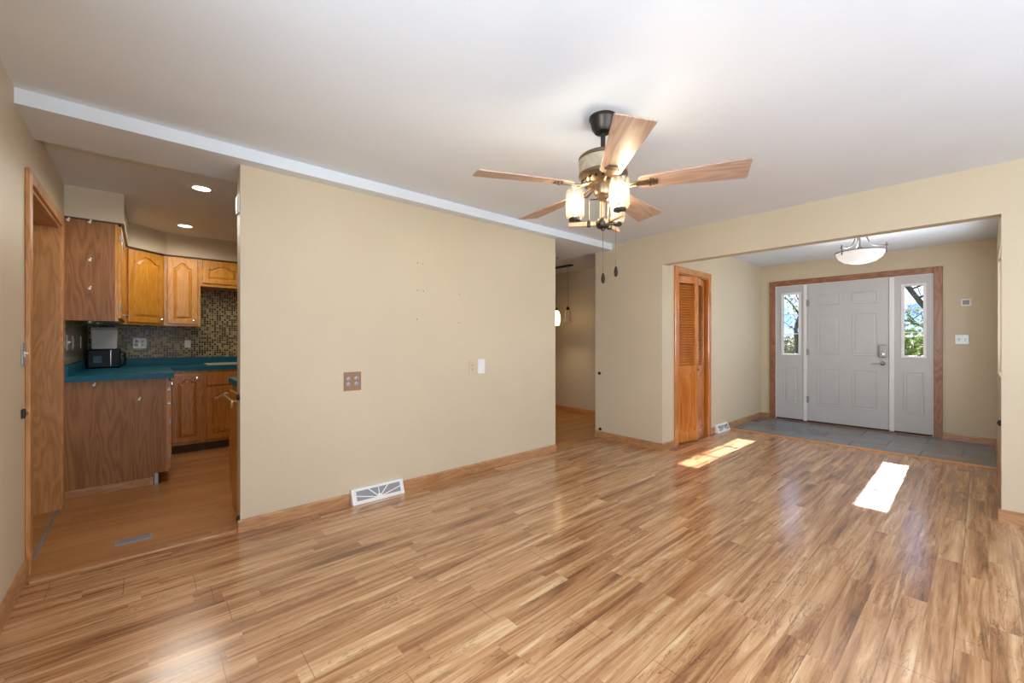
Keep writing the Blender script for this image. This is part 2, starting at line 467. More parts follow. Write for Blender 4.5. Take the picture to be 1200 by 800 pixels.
# ------------------------------------------------------------------ mesh builder
LOC = {}
class MB:
    def __init__(self):
        self.bm = bmesh.new()
    def box(self, x0, x1, y0, y1, z0, z1, mat4=None):
        v = [self.bm.verts.new((x, y, z)) for x in (x0, x1) for y in (y0, y1) for z in (z0, z1)]
        for f in ((0, 1, 3, 2), (4, 6, 7, 5), (0, 4, 5, 1), (2, 3, 7, 6), (0, 2, 6, 4), (1, 5, 7, 3)):
            self.bm.faces.new([v[i] for i in f])
        if mat4 is not None:
            bmesh.ops.transform(self.bm, matrix=mat4, verts=v)
        return self
    def prism(self, pts, vec):
        """closed polygon of 3-D points, swept along vec"""
        a = [self.bm.verts.new(p) for p in pts]
        b = [self.bm.verts.new(Vector(p) + Vector(vec)) for p in pts]
        n = len(a)
        self.bm.faces.new(a[::-1]); self.bm.faces.new(b)
        for i in range(n):
            self.bm.faces.new([a[i], a[(i + 1) % n], b[(i + 1) % n], b[i]])
        return self
    def lathe(self, prof, center, axis=(0, 0, 1), seg=32, caps=True):
        """profile of (radius, height) along axis from centre"""
        q = Vector((0, 0, 1)).rotation_difference(Vector(axis).normalized()).to_matrix()
        c = Vector(center)
        rings = []
        for r, h in prof:
            if r < 1e-6:
                rings.append([self.bm.verts.new(c + q @ Vector((0, 0, h)))])
            else:
                rings.append([self.bm.verts.new(c + q @ Vector((r * math.cos(2 * PI * k / seg), r * math.sin(2 * PI * k / seg), h))) for k in range(seg)])
        for A, B in zip(rings, rings[1:]):
            for k in range(seg):
                k2 = (k + 1) % seg
                if len(A) == 1 and len(B) == 1: continue
                if len(A) == 1: self.bm.faces.new([A[0], B[k2], B[k]])
                elif len(B) == 1: self.bm.faces.new([A[k], A[k2], B[0]])
                else: self.bm.faces.new([A[k], A[k2], B[k2], B[k]])
        if caps:
            if len(rings[0]) > 1: self.bm.faces.new(rings[0][::-1])
            if len(rings[-1]) > 1: self.bm.faces.new(rings[-1])
        return self
    def tube(self, pts, r, seg=10, r1=None):
        pts = [Vector(p) for p in pts]
        n = len(pts)
        rings = []
        prev = None
        for i, p in enumerate(pts):
            t = (pts[min(i + 1, n - 1)] - pts[max(i - 1, 0)]).normalized()
            if prev is None:
                ref = Vector((0, 0, 1)) if abs(t.z) < 0.9 else Vector((1, 0, 0))
                u = t.cross(ref).normalized()
            else:
                u = (prev - t * prev.dot(t)).normalized()
            prev = u
            w = t.cross(u)
            rr = r if r1 is None else r + (r1 - r) * i / (n - 1)
            rings.append([self.bm.verts.new(p + (u * math.cos(2 * PI * k / seg) + w * math.sin(2 * PI * k / seg)) * rr) for k in range(seg)])
        for A, B in zip(rings, rings[1:]):
            for k in range(seg):
                self.bm.faces.new([A[k], A[(k + 1) % seg], B[(k + 1) % seg], B[k]])
        self.bm.faces.new(rings[0][::-1]); self.bm.faces.new(rings[-1])
        return self
    def poly(self, pts):
        self.bm.faces.new([self.bm.verts.new(p) for p in pts])
        return self
    def build(self, name, mat, parent=None, bevel=0.0, smooth=False, seg=2, angle=35, frame=None):
        bmesh.ops.recalc_face_normals(self.bm, faces=self.bm.faces[:])
        off = Vector((0, 0, 0))
        if parent is not None:
            off = LOC.get(parent.name, off)
        if frame is not None:
            bmesh.ops.transform(self.bm, matrix=frame.inverted(), verts=self.bm.verts[:])
        elif off.length:
            bmesh.ops.translate(self.bm, verts=self.bm.verts[:], vec=-off)
        me = bpy.data.meshes.new(name)
        if smooth:
            for f in self.bm.faces: f.smooth = True
            for e in self.bm.edges:
                if len(e.link_faces) == 2 and e.calc_face_angle(0) > math.radians(angle): e.smooth = False
        self.bm.to_mesh(me); self.bm.free()
        o = bpy.data.objects.new(name, me)
        me.materials.append(mat)
        COL.objects.link(o)
        if parent is not None:
            o.parent = parent
            LOC[o.name] = off
            if frame is not None:
                o.matrix_local = Matrix.Translation(-off) @ frame
        if bevel:
            md = o.modifiers.new('bevel', 'BEVEL')
            md.width = bevel; md.segments = seg; md.limit_method = 'ANGLE'; md.angle_limit = math.radians(40)
        return o

def tag(o, label=None, cat=None, group=None, kind=None):
    if label: o['label'] = label
    if cat: o['category'] = cat
    if group: o['group'] = group
    if kind: o['kind'] = kind
    return o

def thing(name, loc, label, cat, group=None, kind=None):
    o = bpy.data.objects.new(name, None)
    o.location = loc
    o.empty_display_size = 0.1
    COL.objects.link(o)
    LOC[o.name] = Vector(loc)
    return tag(o, label, cat, group, kind)

def struct(o, label, cat):
    return tag(o, label, cat, None, 'structure')

def box(x0, x1, y0, y1, z0, z1):
    return MB().box(x0, x1, y0, y1, z0, z1)

# ------------------------------------------------------------------ room dimensions
XL, XF, XD = -0.467, 4.352, 7.5      # left wall, far wall, entry wall
YP, YB, YR = 3.152, 6.35, -2.05      # partition face, kitchen back wall, right wall
YC, YE = 2.385, -0.10                # entry's left and right walls
ZC, ZS = 2.43, 2.355                 # ceiling, dropped beam
T = 0.115

# floors
struct(MB().box(XL - 0.12, 6.10, YR - 0.1, 3.205, -0.06, 0).build('floor', M['laminate']),
       'glossy spalted wood laminate floor of the living room', 'floor')
struct(MB().box(-1.9, 5.7, 3.205, YB + 0.1, -0.06, 0).build('floor_kitchen', M['vinyl']),
       'plain brown plank floor of the kitchen and hall', 'floor')
struct(MB().box(6.10, XD + 0.1, YE - 0.1, YC + 0.1, -0.06, 0).build('floor_entry', M['slate']),
       'blue grey slate tile floor before the front door', 'floor')
# ceilings
struct(MB().box(-1.9, XD + 0.15, YR - 0.1, YB + 0.15, ZC, ZC + 0.1).build('ceiling', M['ceil']),
       'smooth white painted ceiling over all the rooms', 'ceiling')
bm_ = MB().box(XL, XF, 3.05, 3.53, ZS, ZC + 0.01)
bm_.box(3.30, XF + 0.02, 3.53, YB, ZS, ZC + 0.01)
struct(bm_.build('beam', M['ceil']), 'low white dropped beam between living room and kitchen ceilings', 'beam')

# left wall with a cased opening and an assumed off-camera window
m = MB()
m.box(XL - 0.14, XL, YR - 0.1, -0.7, 0, ZC)
m.box(XL - 0.14, XL, -0.7, 0.9, 0, 0.85)
m.box(XL - 0.14, XL, -0.7, 0.9, 2.1, ZC)
m.box(XL - 0.14, XL, 0.9, 3.35, 0, ZC)
m.box(XL - 0.14, XL, 3.35, 4.44, 2.06, ZC)
m.box(XL - 0.14, XL, 4.44, YB, 0, ZC)
struct(m.build('wall_left', M['wall']), 'beige left wall beside the camera with wood cased opening', 'wall')
# side room beyond that opening
m = MB()
m.box(-1.9, -1.8, 2.6, 5.2, 0, ZC); m.box(-1.8, XL - 0.14, 2.5, 2.6, 0, ZC); m.box(-1.8, XL - 0.14, 5.1, 5.2, 0, ZC)
m.box(-1.8, XL - 0.14, 2.6, 3.205, -0.06, 0)
struct(m.build('wall_side_room', M['wall']), 'plain walls of the side room past the left opening', 'wall')
# right wall with the big assumed window behind the camera
m = MB()
m.box(XL - 0.14, -0.1, YR - 0.1, YR, 0, ZC); m.box(3.3, XF + T, YR - 0.1, YR, 0, ZC)
m.box(-0.1, 3.3, YR - 0.1, YR, 0, 0.72); m.box(-0.1, 3.3, YR - 0.1, YR, 2.12, ZC)
struct(m.build('wall_right', M['wall']), 'beige wall on the right with an assumed wide window', 'wall')
# partition
struct(box(0.458, 3.425, YP, YP + T, 0, ZS + 0.005).build('wall_partition', M['wall']),
       'long bare beige partition wall hiding the kitchen', 'wall')
# far wall with the entry opening
m = MB()
m.box(XF, XF + T, YC, 3.31, 0, ZC)
m.box(XF, XF + T, YE + 0.02, YC, 2.085, ZC)
m.box(XF, XF + T, YR, YE + 0.02, 0, ZC)
struct(m.build('wall_far', M['wall']), 'beige far wall with wide opening to the entry', 'wall')
# entry walls
m = MB()
m.box(XF + T, 4.695, YC, YC + T, 0, ZC); m.box(5.50, XD, YC, YC + T, 0, ZC); m.box(4.695, 5.50, YC, YC + T, 2.03, ZC)
struct(m.build('wall_entry_left', M['wall']), 'beige entry wall holding the closet doors', 'wall')
m = MB()
m.box(XF + T, 5.3, YE - T, YE, 0, ZC); m.box(6.7, XD, YE - T, YE, 0, ZC); m.box(5.3, 6.7, YE - T, YE, 0, 0.9); m.box(5.3, 6.7, YE - T, YE, 2.08, ZC)  # opening made for the added entry window
struct(m.build('wall_entry_right', M['wall']), 'beige entry wall at right end', 'wall')
m = MB()
m.box(XD, XD + 0.14, 2.181, YC + T, 0, ZC); m.box(XD, XD + 0.14, YE - T, 0.419, 0, ZC); m.box(XD, XD + 0.14, 0.419, 2.181, 2.085, ZC)
struct(m.build('wall_entry_back', M['wall']), 'beige end wall around the front door', 'wall')
# closet, hall and kitchen walls
m = MB()
m.box(XF + T, 5.52, 3.20, 3.31, 0, ZC); m.box(5.52, 5.63, YC + T, YB + 0.1, 0, ZC)
struct(m.build('wall_hall', M['wall']), 'beige hall wall seen past the partition', 'wall')
struct(box(XL - 0.14, 5.63, YB, YB + 0.1, 0, ZC).build('wall_kitchen_back', M['wall']), 'kitchen back wall behind the cabinets', 'wall')
struct(box(3.425, 3.53, 4.6, YB, 0, ZC).build('wall_kitchen_end', M['wall']), 'short beige wall closing the kitchen end', 'wall')
# mosaic backsplash
struct(box(XL, XL + 0.006, 4.66, YB - 0.006, 1.036, 1.384).build('wall_backsplash_left', M['mosaic']), 'dark glass mosaic tile strip on the left kitchen wall', 'backsplash')
m = MB().box(XL, 2.2, YB - 0.006, YB, 1.031, 1.90)
struct(m.build('wall_backsplash_back', M['mosaic']), 'brown and tan glass mosaic tile on the kitchen back wall', 'backsplash')
# soffit above the wall cabinets
ZT = 2.19
m = MB().prism([(XL, 4.685, ZT), (-0.13, 4.685, ZT), (-0.13, 5.735, ZT), (0.178, 6.025, ZT), (2.3, 6.025, ZT), (2.3, YB, ZT), (XL, YB, ZT)], (0, 0, ZC - ZT))
struct(m.build('wall_soffit', M['wall']), 'beige boxed soffit above the kitchen cabinets', 'soffit')

# ------------------------------------------------------------------ baseboards and trim
def bb(name, pts, label, h=0.078, t=0.014, mat='base'):
    """pts: two floor points on the wall face and the outward normal"""
    (x0, y0), (x1, y1), (nx, ny) = pts
    prof = [(0, 0), (t, 0), (t, h - 0.012), (t * 0.45, h), (0, h)]
    d = Vector((x1 - x0, y1 - y0, 0))
    m = MB().prism([(x0 + nx * a, y0 + ny * a, b) for a, b in prof], d)
    return struct(m.build(name, M[mat]), label, 'baseboard')
bb('baseboard_partition', [(0.445, YP), (1.150, YP), (0, -1)], 'wood baseboard under the partition left of the vent')
bb('baseboard_partition.001', [(1.575, YP), (3.425, YP), (0, -1)], 'wood baseboard under the partition right of the vent')
bb('baseboard_left', [(XL, -2.0), (XL, 3.275), (1, 0)], 'orange wood baseboard along the left wall', 0.095, 0.016, 'basey')
bb('baseboard_far', [(XF, YC - 0.012), (XF, 3.31), (-1, 0)], 'wood baseboard on far wall left of the entry', mat='basey')
bb('baseboard_far.001', [(XF, YE - 1.9), (XF, YE + 0.034), (-1, 0)], 'wood baseboard on far wall right of the entry', 0.085, 0.03, 'basey')
bb('baseboard_entry_left', [(XF - 0.012, YC), (4.62, YC), (0, -1)], 'short wood baseboard between opening and closet casing')
bb('baseboard_entry_left.001', [(5.577, YC), (5.70, YC), (0, -1)], 'short wood baseboard between closet and entry vent')
bb('baseboard_entry_left.002', [(6.10, YC), (XD, YC), (0, -1)], 'wood baseboard beside the slate entry floor')
bb('baseboard_entry_back', [(XD, 2.26), (XD, YC - 0.012), (-1, 0)], 'tiny wood baseboard left of front door casing', mat='basey')
bb('baseboard_entry_back.001', [(XD, YE + 0.012), (XD, 0.338), (-1, 0)], 'wood baseboard right of the front door', mat='basey')
bb('baseboard_entry_right', [(XF + T, YE), (XD, YE), (0, 1)], 'wood baseboard on the entry right wall')
bb('baseboard_hall', [(5.52, 3.31), (5.52, YB), (-1, 0)], 'orange wood baseboard of the hall wall', mat='trimy', h=0.09)
# threshold strips
m = MB().prism([(XL + 0.03, 3.175, 0), (XL + 0.03, 3.182, 0.009), (XL + 0.03, 3.228, 0.009), (XL + 0.03, 3.238, 0)], (0.458 - XL - 0.03, 0, 0))
struct(m.build('trim_1', M['base']), 'pale wood strip where laminate meets kitchen floor', 'trim')
m = MB().prism([(6.085, YE, 0), (6.09, YE, 0.012), (6.13, YE, 0.012), (6.135, YE, 0)], (0, YC - YE, 0))
struct(m.build('trim_2', M['trimy']), 'orange wood strip at the slate floor edge', 'trim')

def cased_opening():
    t = thing('trim_3', (XL, 3.9, 0), 'honey wood casing and jambs of left wall opening', 'trim', None, 'structure')
    c = 0.02
    m = MB().box(XL, XL + c, 3.285, 3.350, 0, 2.125)
    m.build('casing_leg', M['trim'], t, 0.004)
    MB().box(XL, XL + c, 4.44, 4.505, 0, 2.125).build('casing_leg', M['trim'], t, 0.004)
    MB().box(XL, XL + c, 3.350, 4.44, 2.06, 2.125).build('casing_head', M['trimy'], t, 0.004)
    MB().box(XL - 0.15, XL + 0.004, 3.350, 3.368, 0, 2.06).build('jamb', M['trim'], t)
    MB().box(XL - 0.15, XL + 0.004, 4.422, 4.44, 0, 2.06).build('jamb', M['trim'], t)
    MB().box(XL - 0.15, XL + 0.004, 3.368, 4.422, 2.042, 2.06).build('head_jamb', M['trimy'], t)
    MB().box(XL - 0.012, XL + 0.002, 3.368, 4.422, 0, 0.005).build('sill_strip', M['grille'], t)
cased_opening()

# off-camera window frames, all assumed as daylight sources
def plain_window(name, label, boxes):
    m = MB()
    for b in boxes: m.box(*b)
    struct(m.build(name, M['white']), label, 'window')
yw = YR - 0.06
plain_window('window_3', 'wide white window frame assumed in the right wall behind the camera',
             [(-0.1, -0.04, yw, yw + 0.05, 0.72, 2.12), (3.24, 3.3, yw, yw + 0.05, 0.72, 2.12), (1.57, 1.63, yw, yw + 0.05, 0.72, 2.12), (-0.04, 3.24, yw, yw + 0.05, 0.72, 0.78), (-0.04, 3.24, yw, yw + 0.05, 2.06, 2.12)])
xw = XL - 0.09
plain_window('window_4', 'white window frame assumed in the left wall behind the camera',
             [(xw, xw + 0.05, -0.7, -0.64, 0.85, 2.1), (xw, xw + 0.05, 0.84, 0.9, 0.85, 2.1), (xw, xw + 0.05, -0.64, 0.84, 0.85, 0.91), (xw, xw + 0.05, -0.64, 0.84, 2.04, 2.1), (xw, xw + 0.05, 0.07, 0.13, 0.91, 2.04)])

ye = YE - 0.085  # added window, unseen, put in to light the entry
plain_window('window_added', 'white window frame added unseen in the entry right wall',
             [(5.3, 5.35, ye, ye + 0.05, 0.9, 2.08), (6.65, 6.7, ye, ye + 0.05, 0.9, 2.08), (5.975, 6.025, ye, ye + 0.05, 0.95, 2.03), (5.35, 6.65, ye, ye + 0.05, 0.9, 0.95), (5.35, 6.65, ye, ye + 0.05, 2.03, 2.08)])

# ------------------------------------------------------------------ raised panels on a plane
def raised(mb, org, u, n, u0, u1, v0, v1, d=0.006, w=0.028, sunk=True):
    """embossed rectangular panel: groove then raised field. org point, u horizontal unit, n outward normal"""
    O, U_, N_ = Vector(org), Vector(u), Vector(n)
    Z = Vector((0, 0, 1))
    def ring(i, h):
        return [mb.bm.verts.new(O + U_ * a + Z * b + N_ * h) for a, b in ((u0 + i, v0 + i), (u1 - i, v0 + i), (u1 - i, v1 - i), (u0 + i, v1 - i))]
    rs = [ring(0, 0.0005), ring(w * 0.25, d), ring(w * 0.5, d * 0.55), ring(w * 0.75, d * 0.25), ring(w, d * 0.25), ring(w * 1.5, d)]
    for A, B in zip(rs, rs[1:]):
        for k in range(4):
            mb.bm.faces.new([A[k], A[(k + 1) % 4], B[(k + 1) % 4], B[k]])
    mb.bm.faces.new(rs[-1])

def sidelight(name, y0, y1, gy0, gy1, label):
    """white sidelight unit set in the entry wall, glazed above a raised panel"""
    xo = XD
    t = thing(name, (xo, (y0 + y1) / 2, 0.02), label, 'window', None, 'structure')
    z0, z1, g0, g1 = 0.03, 2.083, 1.035, 1.945
    m = MB()
    m.box(xo, xo + 0.045, y0, gy0, z0, z1); m.box(xo, xo + 0.045, gy1, y1, z0, z1)
    m.box(xo, xo + 0.045, gy0, gy1, z0, g0); m.box(xo, xo + 0.045, gy0, gy1, g1, z1)
    raised(m, (xo, 0, 0), (0, 1, 0), (-1, 0, 0), (gy0 + gy1) / 2 - 0.10, (gy0 + gy1) / 2 + 0.10, 0.27, 0.83)
    m.build('sash', M['door_white'], t)
    m = MB(); f = 0.03
    for a in ((gy0 - f, gy0, g0 - f, g1 + f), (gy1, gy1 + f, g0 - f, g1 + f), (gy0, gy1, g0 - f, g0), (gy0, gy1, g1, g1 + f)):
        m.box(xo - 0.012, xo + 0.004, *a)
    m.build('glazing_frame', M['white'], t, 0.003)
    m = MB()
    for k in (1, 2):
        z = g0 + (g1 - g0) * k / 3
        m.box(xo + 0.008, xo + 0.032, gy0, gy1, z - 0.006, z + 0.006)
    m.build('muntin', M['white'], t)
    MB().box(xo + 0.018, xo + 0.022, gy0, gy1, g0, g1).build('pane', M['glass'], t)
sidelight('window_1', 1.807, 2.175, 1.873, 2.075, 'narrow white sidelight with three panes left of front door')
sidelight('window_2', 0.425, 0.788, 0.512, 0.692, 'narrow white sidelight with three panes right of front door')

def front_door():
    t = thing('door_1', (XD, 1.3, 0), 'white six-panel steel front door with keypad lock', 'door', None, 'structure')
    m = MB().box(XD + 0.002, XD + 0.046, 0.842, 1.758, 0.028, 2.075)
    for (a, b) in ((0.955, 1.235), (1.365, 1.645)):
        for (c, d) in ((0.27, 0.83), (1.02, 1.62), (1.75, 1.92)):
            raised(m, (XD + 0.002, 0, 0), (0, 1, 0), (-1, 0, 0), a, b, c, d, 0.005, 0.03)
    m.build('slab', M['door_white'], t)
    for y0, y1 in ((0.788, 0.838), (1.762, 1.807)):
        MB().box(XD - 0.012, XD + 0.05, y0, y1, 0.02, 2.083).box(XD + 0.048, XD + 0.07, y0 - 0.03, y1 + 0.03, 0.0, 2.09).build('mullion_post', M['white'], t, 0.003)
    MB().box(XD - 0.001, XD + 0.05, 0.425, 2.175, 0.0125, 0.032).build('door_sweep', M['blackrub'], t)
    MB().box(XD - 0.02, XD + 0.1, 0.42, 2.18, 0.0, 0.012).build('threshold', M['casingy'], t)
    MB().box(XD - 0.004, XD + 0.05, 0.419, 0.426, 0.012, 2.085).box(XD - 0.004, XD + 0.05, 2.174, 2.181, 0.012, 2.085).box(XD - 0.004, XD + 0.05, 0.426, 2.174, 2.076, 2.085).build('jamb_edge', M['white'], t)
    for z in (0.35, 1.06, 1.80):
        MB().lathe([(0.008, -0.05), (0.008, 0.05)], (XD - 0.012, 1.762, z), seg=10).box(XD - 0.003, XD + 0.003, 1.735, 1.768, z - 0.045, z + 0.045).build('hinge', M['greyplate'], t, smooth=True)
    k = MB().box(XD - 0.028, XD + 0.003, 0.868, 0.942, 1.005, 1.175).build('deadbolt_keypad', M['nickel'], t, 0.008)
    MB().lathe([(0.022, 0), (0.022, 0.012), (0.018, 0.014)], (XD - 0.026, 0.905, 1.045), (-1, 0, 0), 20).box(XD - 0.048, XD - 0.036, 0.900, 0.910, 1.025, 1.065).build('thumb_turn', M['chrome'], k, smooth=True)
    h = MB().lathe([(0.030, 0), (0.030, 0.008), (0.016, 0.02), (0.012, 0.045)], (XD + 0.002, 0.905, 0.925), (-1, 0, 0), 24)
    h.tube([(XD - 0.04, 0.905, 0.925), (XD - 0.05, 0.93, 0.927), (XD - 0.05, 0.97, 0.923), (XD - 0.046, 1.015, 0.915)], 0.009, 10, 0.006)
    h.build('lever_handle', M['chrome'], t, smooth=True)
    # wood casing round door and sidelights
front_door()
def front_casing():
    t = thing('trim_4', (XD, 1.3, 0), 'reddish brown wood casing around the front door unit', 'trim', None, 'structure')
    MB().box(XD - 0.022, XD, 2.181, 2.262, 0, 2.165).build('casing_leg', M['casing'], t, 0.004)
    MB().box(XD - 0.022, XD, 0.338, 0.419, 0, 2.165).build('casing_leg', M['casing'], t, 0.004)
    MB().box(XD - 0.022, XD, 0.419, 2.181, 2.085, 2.165).build('casing_head', M['casingy'], t, 0.004)
front_casing()

# ------------------------------------------------------------------ closet bifold
def bifold():
    c = thing('trim_5', (5.1, YC, 0), 'orange wood casing around the closet opening', 'trim', None, 'structure')
    MB().box(4.62, 4.695, YC - 0.022, YC, 0, 2.105).build('casing_leg', M['bifold'], c, 0.005)
    MB().box(5.50, 5.575, YC - 0.022, YC, 0, 2.105).build('casing_leg', M['bifold'], c, 0.005)
    MB().box(4.695, 5.50, YC - 0.022, YC, 2.03, 2.105).build('casing_head', M['trimx'], c, 0.005)
    MB().box(4.695, 4.707, YC - 0.004, YC + T, 0, 2.03).build('jamb', M['bifold'], c)
    MB().box(5.488, 5.50, YC - 0.004, YC + T, 0, 2.03).build('jamb', M['bifold'], c)
    MB().box(4.707, 5.488, YC - 0.004, YC + T, 2.018, 2.03).build('head_jamb', M['trimx'], c)
    d = thing('door_2', (5.08, YC + 0.02, 0), 'folding closet door pair with louvers over panels, slightly open', 'door', None, 'structure')
    A = Vector((4.715, 2.412, 0)); L = 0.372; th = math.radians(12.5)
    B = A + Vector((L * math.cos(th), -L * math.sin(th), 0))
    for org, ang in ((A, -th), (B, th)):
        Rm = Matrix.Translation(org) @ Matrix.Rotation(ang, 4, 'Z')
        w, tk, z0, z1, zm0, zm1, st = L - 0.004, 0.028, 0.015, 2.005, 0.83, 0.92, 0.048
        m = MB()
        for (a, b, e, f) in ((0, st, z0, z1), (w - st, w, z0, z1), (st, w - st, z0, z0 + 0.12), (st, w - st, zm0, zm1), (st, w - st, z1 - 0.085, z1)):
            m.box(a, b, -tk / 2, tk / 2, e, f, Rm)
        leaf = m.build('door_leaf', M['bifold'], d, 0.003)
        m = MB()
        zz = zm1 + 0.012
        while zz < z1 - 0.095:
            S = Rm @ Matrix.Translation((0, 0, zz)) @ Matrix.Rotation(math.radians(48), 4, 'X')
            m.box(st, w - st, -0.019, 0.019, -0.0035, 0.0035, S)
            zz += 0.030
        m.build('louver_panel', M['bifold'], leaf)
        m = MB().box(st - 0.004, w - st + 0.004, -0.005, 0.005, z0 + 0.11, zm0 + 0.01, Rm)
        m.box(st + 0.035, w - st - 0.035, -0.012, 0.012, z0 + 0.16, zm0 - 0.045, Rm)
        m.build('raised_panel', M['bifold'], leaf, 0.008)
    kb = A + Vector((0.345 * math.cos(th), -0.345 * math.sin(th) - 0.02, 0.875))
    MB().lathe([(0.006, 0), (0.006, 0.012), (0.014, 0.018), (0.012, 0.028), (0, 0.031)], kb, (0, -1, 0), 14).build('knob', M['bronze2'], d, smooth=True)
bifold()

# ------------------------------------------------------------------ cabinet parts
def P3(org, u, n, a, b, h):
    return Vector(org) + Vector(u) * a + Vector((0, 0, 1)) * b + Vector(n) * h

def arch_pts(u0, u1, v0, v1, rise, nseg=18):
    """outline with a cathedral top: shoulders at v1-rise, crown at v1"""
    pts = [(u0, v0), (u1, v0)]
    c, hw = (u0 + u1) / 2, (u1 - u0) / 2
    for i in range(nseg + 1):
        tt = 1 - 2 * i / nseg
        s = 0 if abs(tt) > 0.82 else (0.5 + 0.5 * math.cos(PI * tt / 0.82)) ** 0.62
        pts.append((c + hw * tt, v1 - rise + rise * s))
    return pts

def cab_door(parent, org, u, n, w, h, rise=0.05, frame=0.055, name='door', mat='oak', knob=None, label=None):
    """slab door with frame, cathedral raised panel and knob; org is the lower corner on the cabinet face"""
    th = 0.02
    ao = arch_pts(frame, w - frame, frame, h - frame, rise)
    outer = []
    for i, (a, b) in enumerate(ao):
        if i == 0: outer.append((0, 0))
        elif i == 1: outer.append((w, 0))
        elif i == 2: outer.append((w, h))
        elif i == len(ao) - 1: outer.append((0, h))
        else: outer.append((a, h))
    def inset(pts, d):
        cx_, cy_ = w / 2, h / 2
        x0, x1 = frame, w - frame
        res = []
        for (a, b) in pts:
            k = (x1 - x0 - 2 * d) / (x1 - x0)
            na = cx_ + (a - cx_) * k
            nb = b + d if b < h / 2 and b <= frame + 1e-4 else b - d
            res.append((na, nb))
        return res
    m = MB()
    def ring(pts, hh): return [m.bm.verts.new(P3(org, u, n, a, b, hh)) for a, b in pts]
    back = ring(outer, 0.0005); edge = ring(outer, th - 0.003)
    face = ring([(min(max(a, 0.004), w - 0.004), min(max(b, 0.004), h - 0.004)) for a, b in outer], th)
    hole = ring(ao, th); groove = ring(inset(ao, 0.005), th - 0.013)
    rings = [back, edge, face, hole, groove]
    for A, B in zip(rings, rings[1:]):
        for k in range(len(A)):
            k2 = (k + 1) % len(A)
            m.bm.faces.new([A[k], A[k2], B[k2], B[k]])
    m.bm.faces.new(groove); m.bm.faces.new(back[::-1])
    d = m.build(name, M[mat], parent)
    if label: d['label'] = label
    m = MB()
    r0 = ring_ = [m.bm.verts.new(P3(org, u, n, a, b, th - 0.0125)) for a, b in inset(ao, 0.009)]
    r1 = [m.bm.verts.new(P3(org, u, n, a, b, th - 0.009)) for a, b in inset(ao, 0.012)]
    r2 = [m.bm.verts.new(P3(org, u, n, a, b, th - 0.001)) for a, b in inset(ao, 0.030)]
    for A, B in ((r0, r1), (r1, r2)):
        for k in range(len(A)):
            m.bm.faces.new([A[k], A[(k + 1) % len(A)], B[(k + 1) % len(A)], B[k]])
    m.bm.faces.new(r2); m.bm.faces.new(r0[::-1])
    m.build('raised_panel', M[mat], d)
    if knob:
        p = P3(org, u, n, knob[0], knob[1], th)
        MB().lathe([(0.006, 0), (0.006, 0.010), (0.016, 0.016), (0.016, 0.022), (0.010, 0.028), (0, 0.029)], p, n, 16).build('knob', M['chrome'], d, smooth=True)
    return d

def slab_front(parent, org, u, n, w, h, name='drawer_front', mat='oakx'):
    m = MB()
    def ring(i, hh): return [m.bm.verts.new(P3(org, u, n, a, b, hh)) for a, b in ((i, i), (w - i, i), (w - i, h - i), (i, h - i))]
    rs = [ring(0, 0.0005), ring(0, 0.013), ring(0.012, 0.02)]
    for A, B in zip(rs, rs[1:]):
        for k in range(4): m.bm.faces.new([A[k], A[(k + 1) % 4], B[(k + 1) % 4], B[k]])
    m.bm.faces.new(rs[-1]); m.bm.faces.new(rs[0][::-1])
    return m.build(name, M[mat], parent)

def latch(parent, p, n, name='safety_latch'):
    """small white plastic catch stuck to a panel"""
    p = Vector(p); n = Vector(n)
    m = MB().lathe([(0.009, 0.0), (0.009, 0.005), (0.006, 0.006), (0.005, 0.013), (0.008, 0.016), (0.0, 0.018)], p, n, 14)
    m.lathe([(0.006, 0.0), (0.006, 0.006), (0, 0.008)], p + Vector((0.006, 0, 0.015)), n, 12)
    return m.build(name, M['white'], parent, smooth=True)

def hinge(parent, p):
    x, y, z = p
    return MB().lathe([(0.0045, -0.024), (0.0045, 0.024)], (x, y, z), seg=10).box(x - 0.006, x + 0.001, y - 0.006, y + 0.010, z - 0.015, z + 0.015).build('hinge', M['nickel'], parent, smooth=True)

YK, XK, YBF, YUF = 4.69, 0.156, 5.75, 6.03
EX, EY = (1, 0, 0), (0, 1, 0)
# wall cabinet on the left wall (end panel faces the camera)
def wall_cab_left():
    t = thing('wall_cabinet', (-0.31, 5.2, 1.385), 'tall wall cabinet with bare brown oak end panel and white latches, above coffee maker', 'cabinet')
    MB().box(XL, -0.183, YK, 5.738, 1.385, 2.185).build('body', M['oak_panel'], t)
    MB().box(-0.183, -0.165, YK, 5.738, 1.385, 2.185).build('face_frame', M['oak'], t)
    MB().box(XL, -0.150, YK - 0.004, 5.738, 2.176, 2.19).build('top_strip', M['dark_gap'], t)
    for i, y in enumerate((YK + 0.02, YK + 0.53)):
        d = cab_door(t, (-0.165, y, 1.41), EY, EX, 0.495, 0.755, knob=(0.46 if i == 0 else 0.035, 0.05))
    for z in (1.50, 2.07): hinge(t, (-0.155, YK + 0.012, z))
    for x, z in ((-0.329, 2.165), (-0.329, 1.865), (-0.329, 1.640), (-0.447, 2.160)):
        latch(t, (x, YK, z), (0, -1, 0))
wall_cab_left()
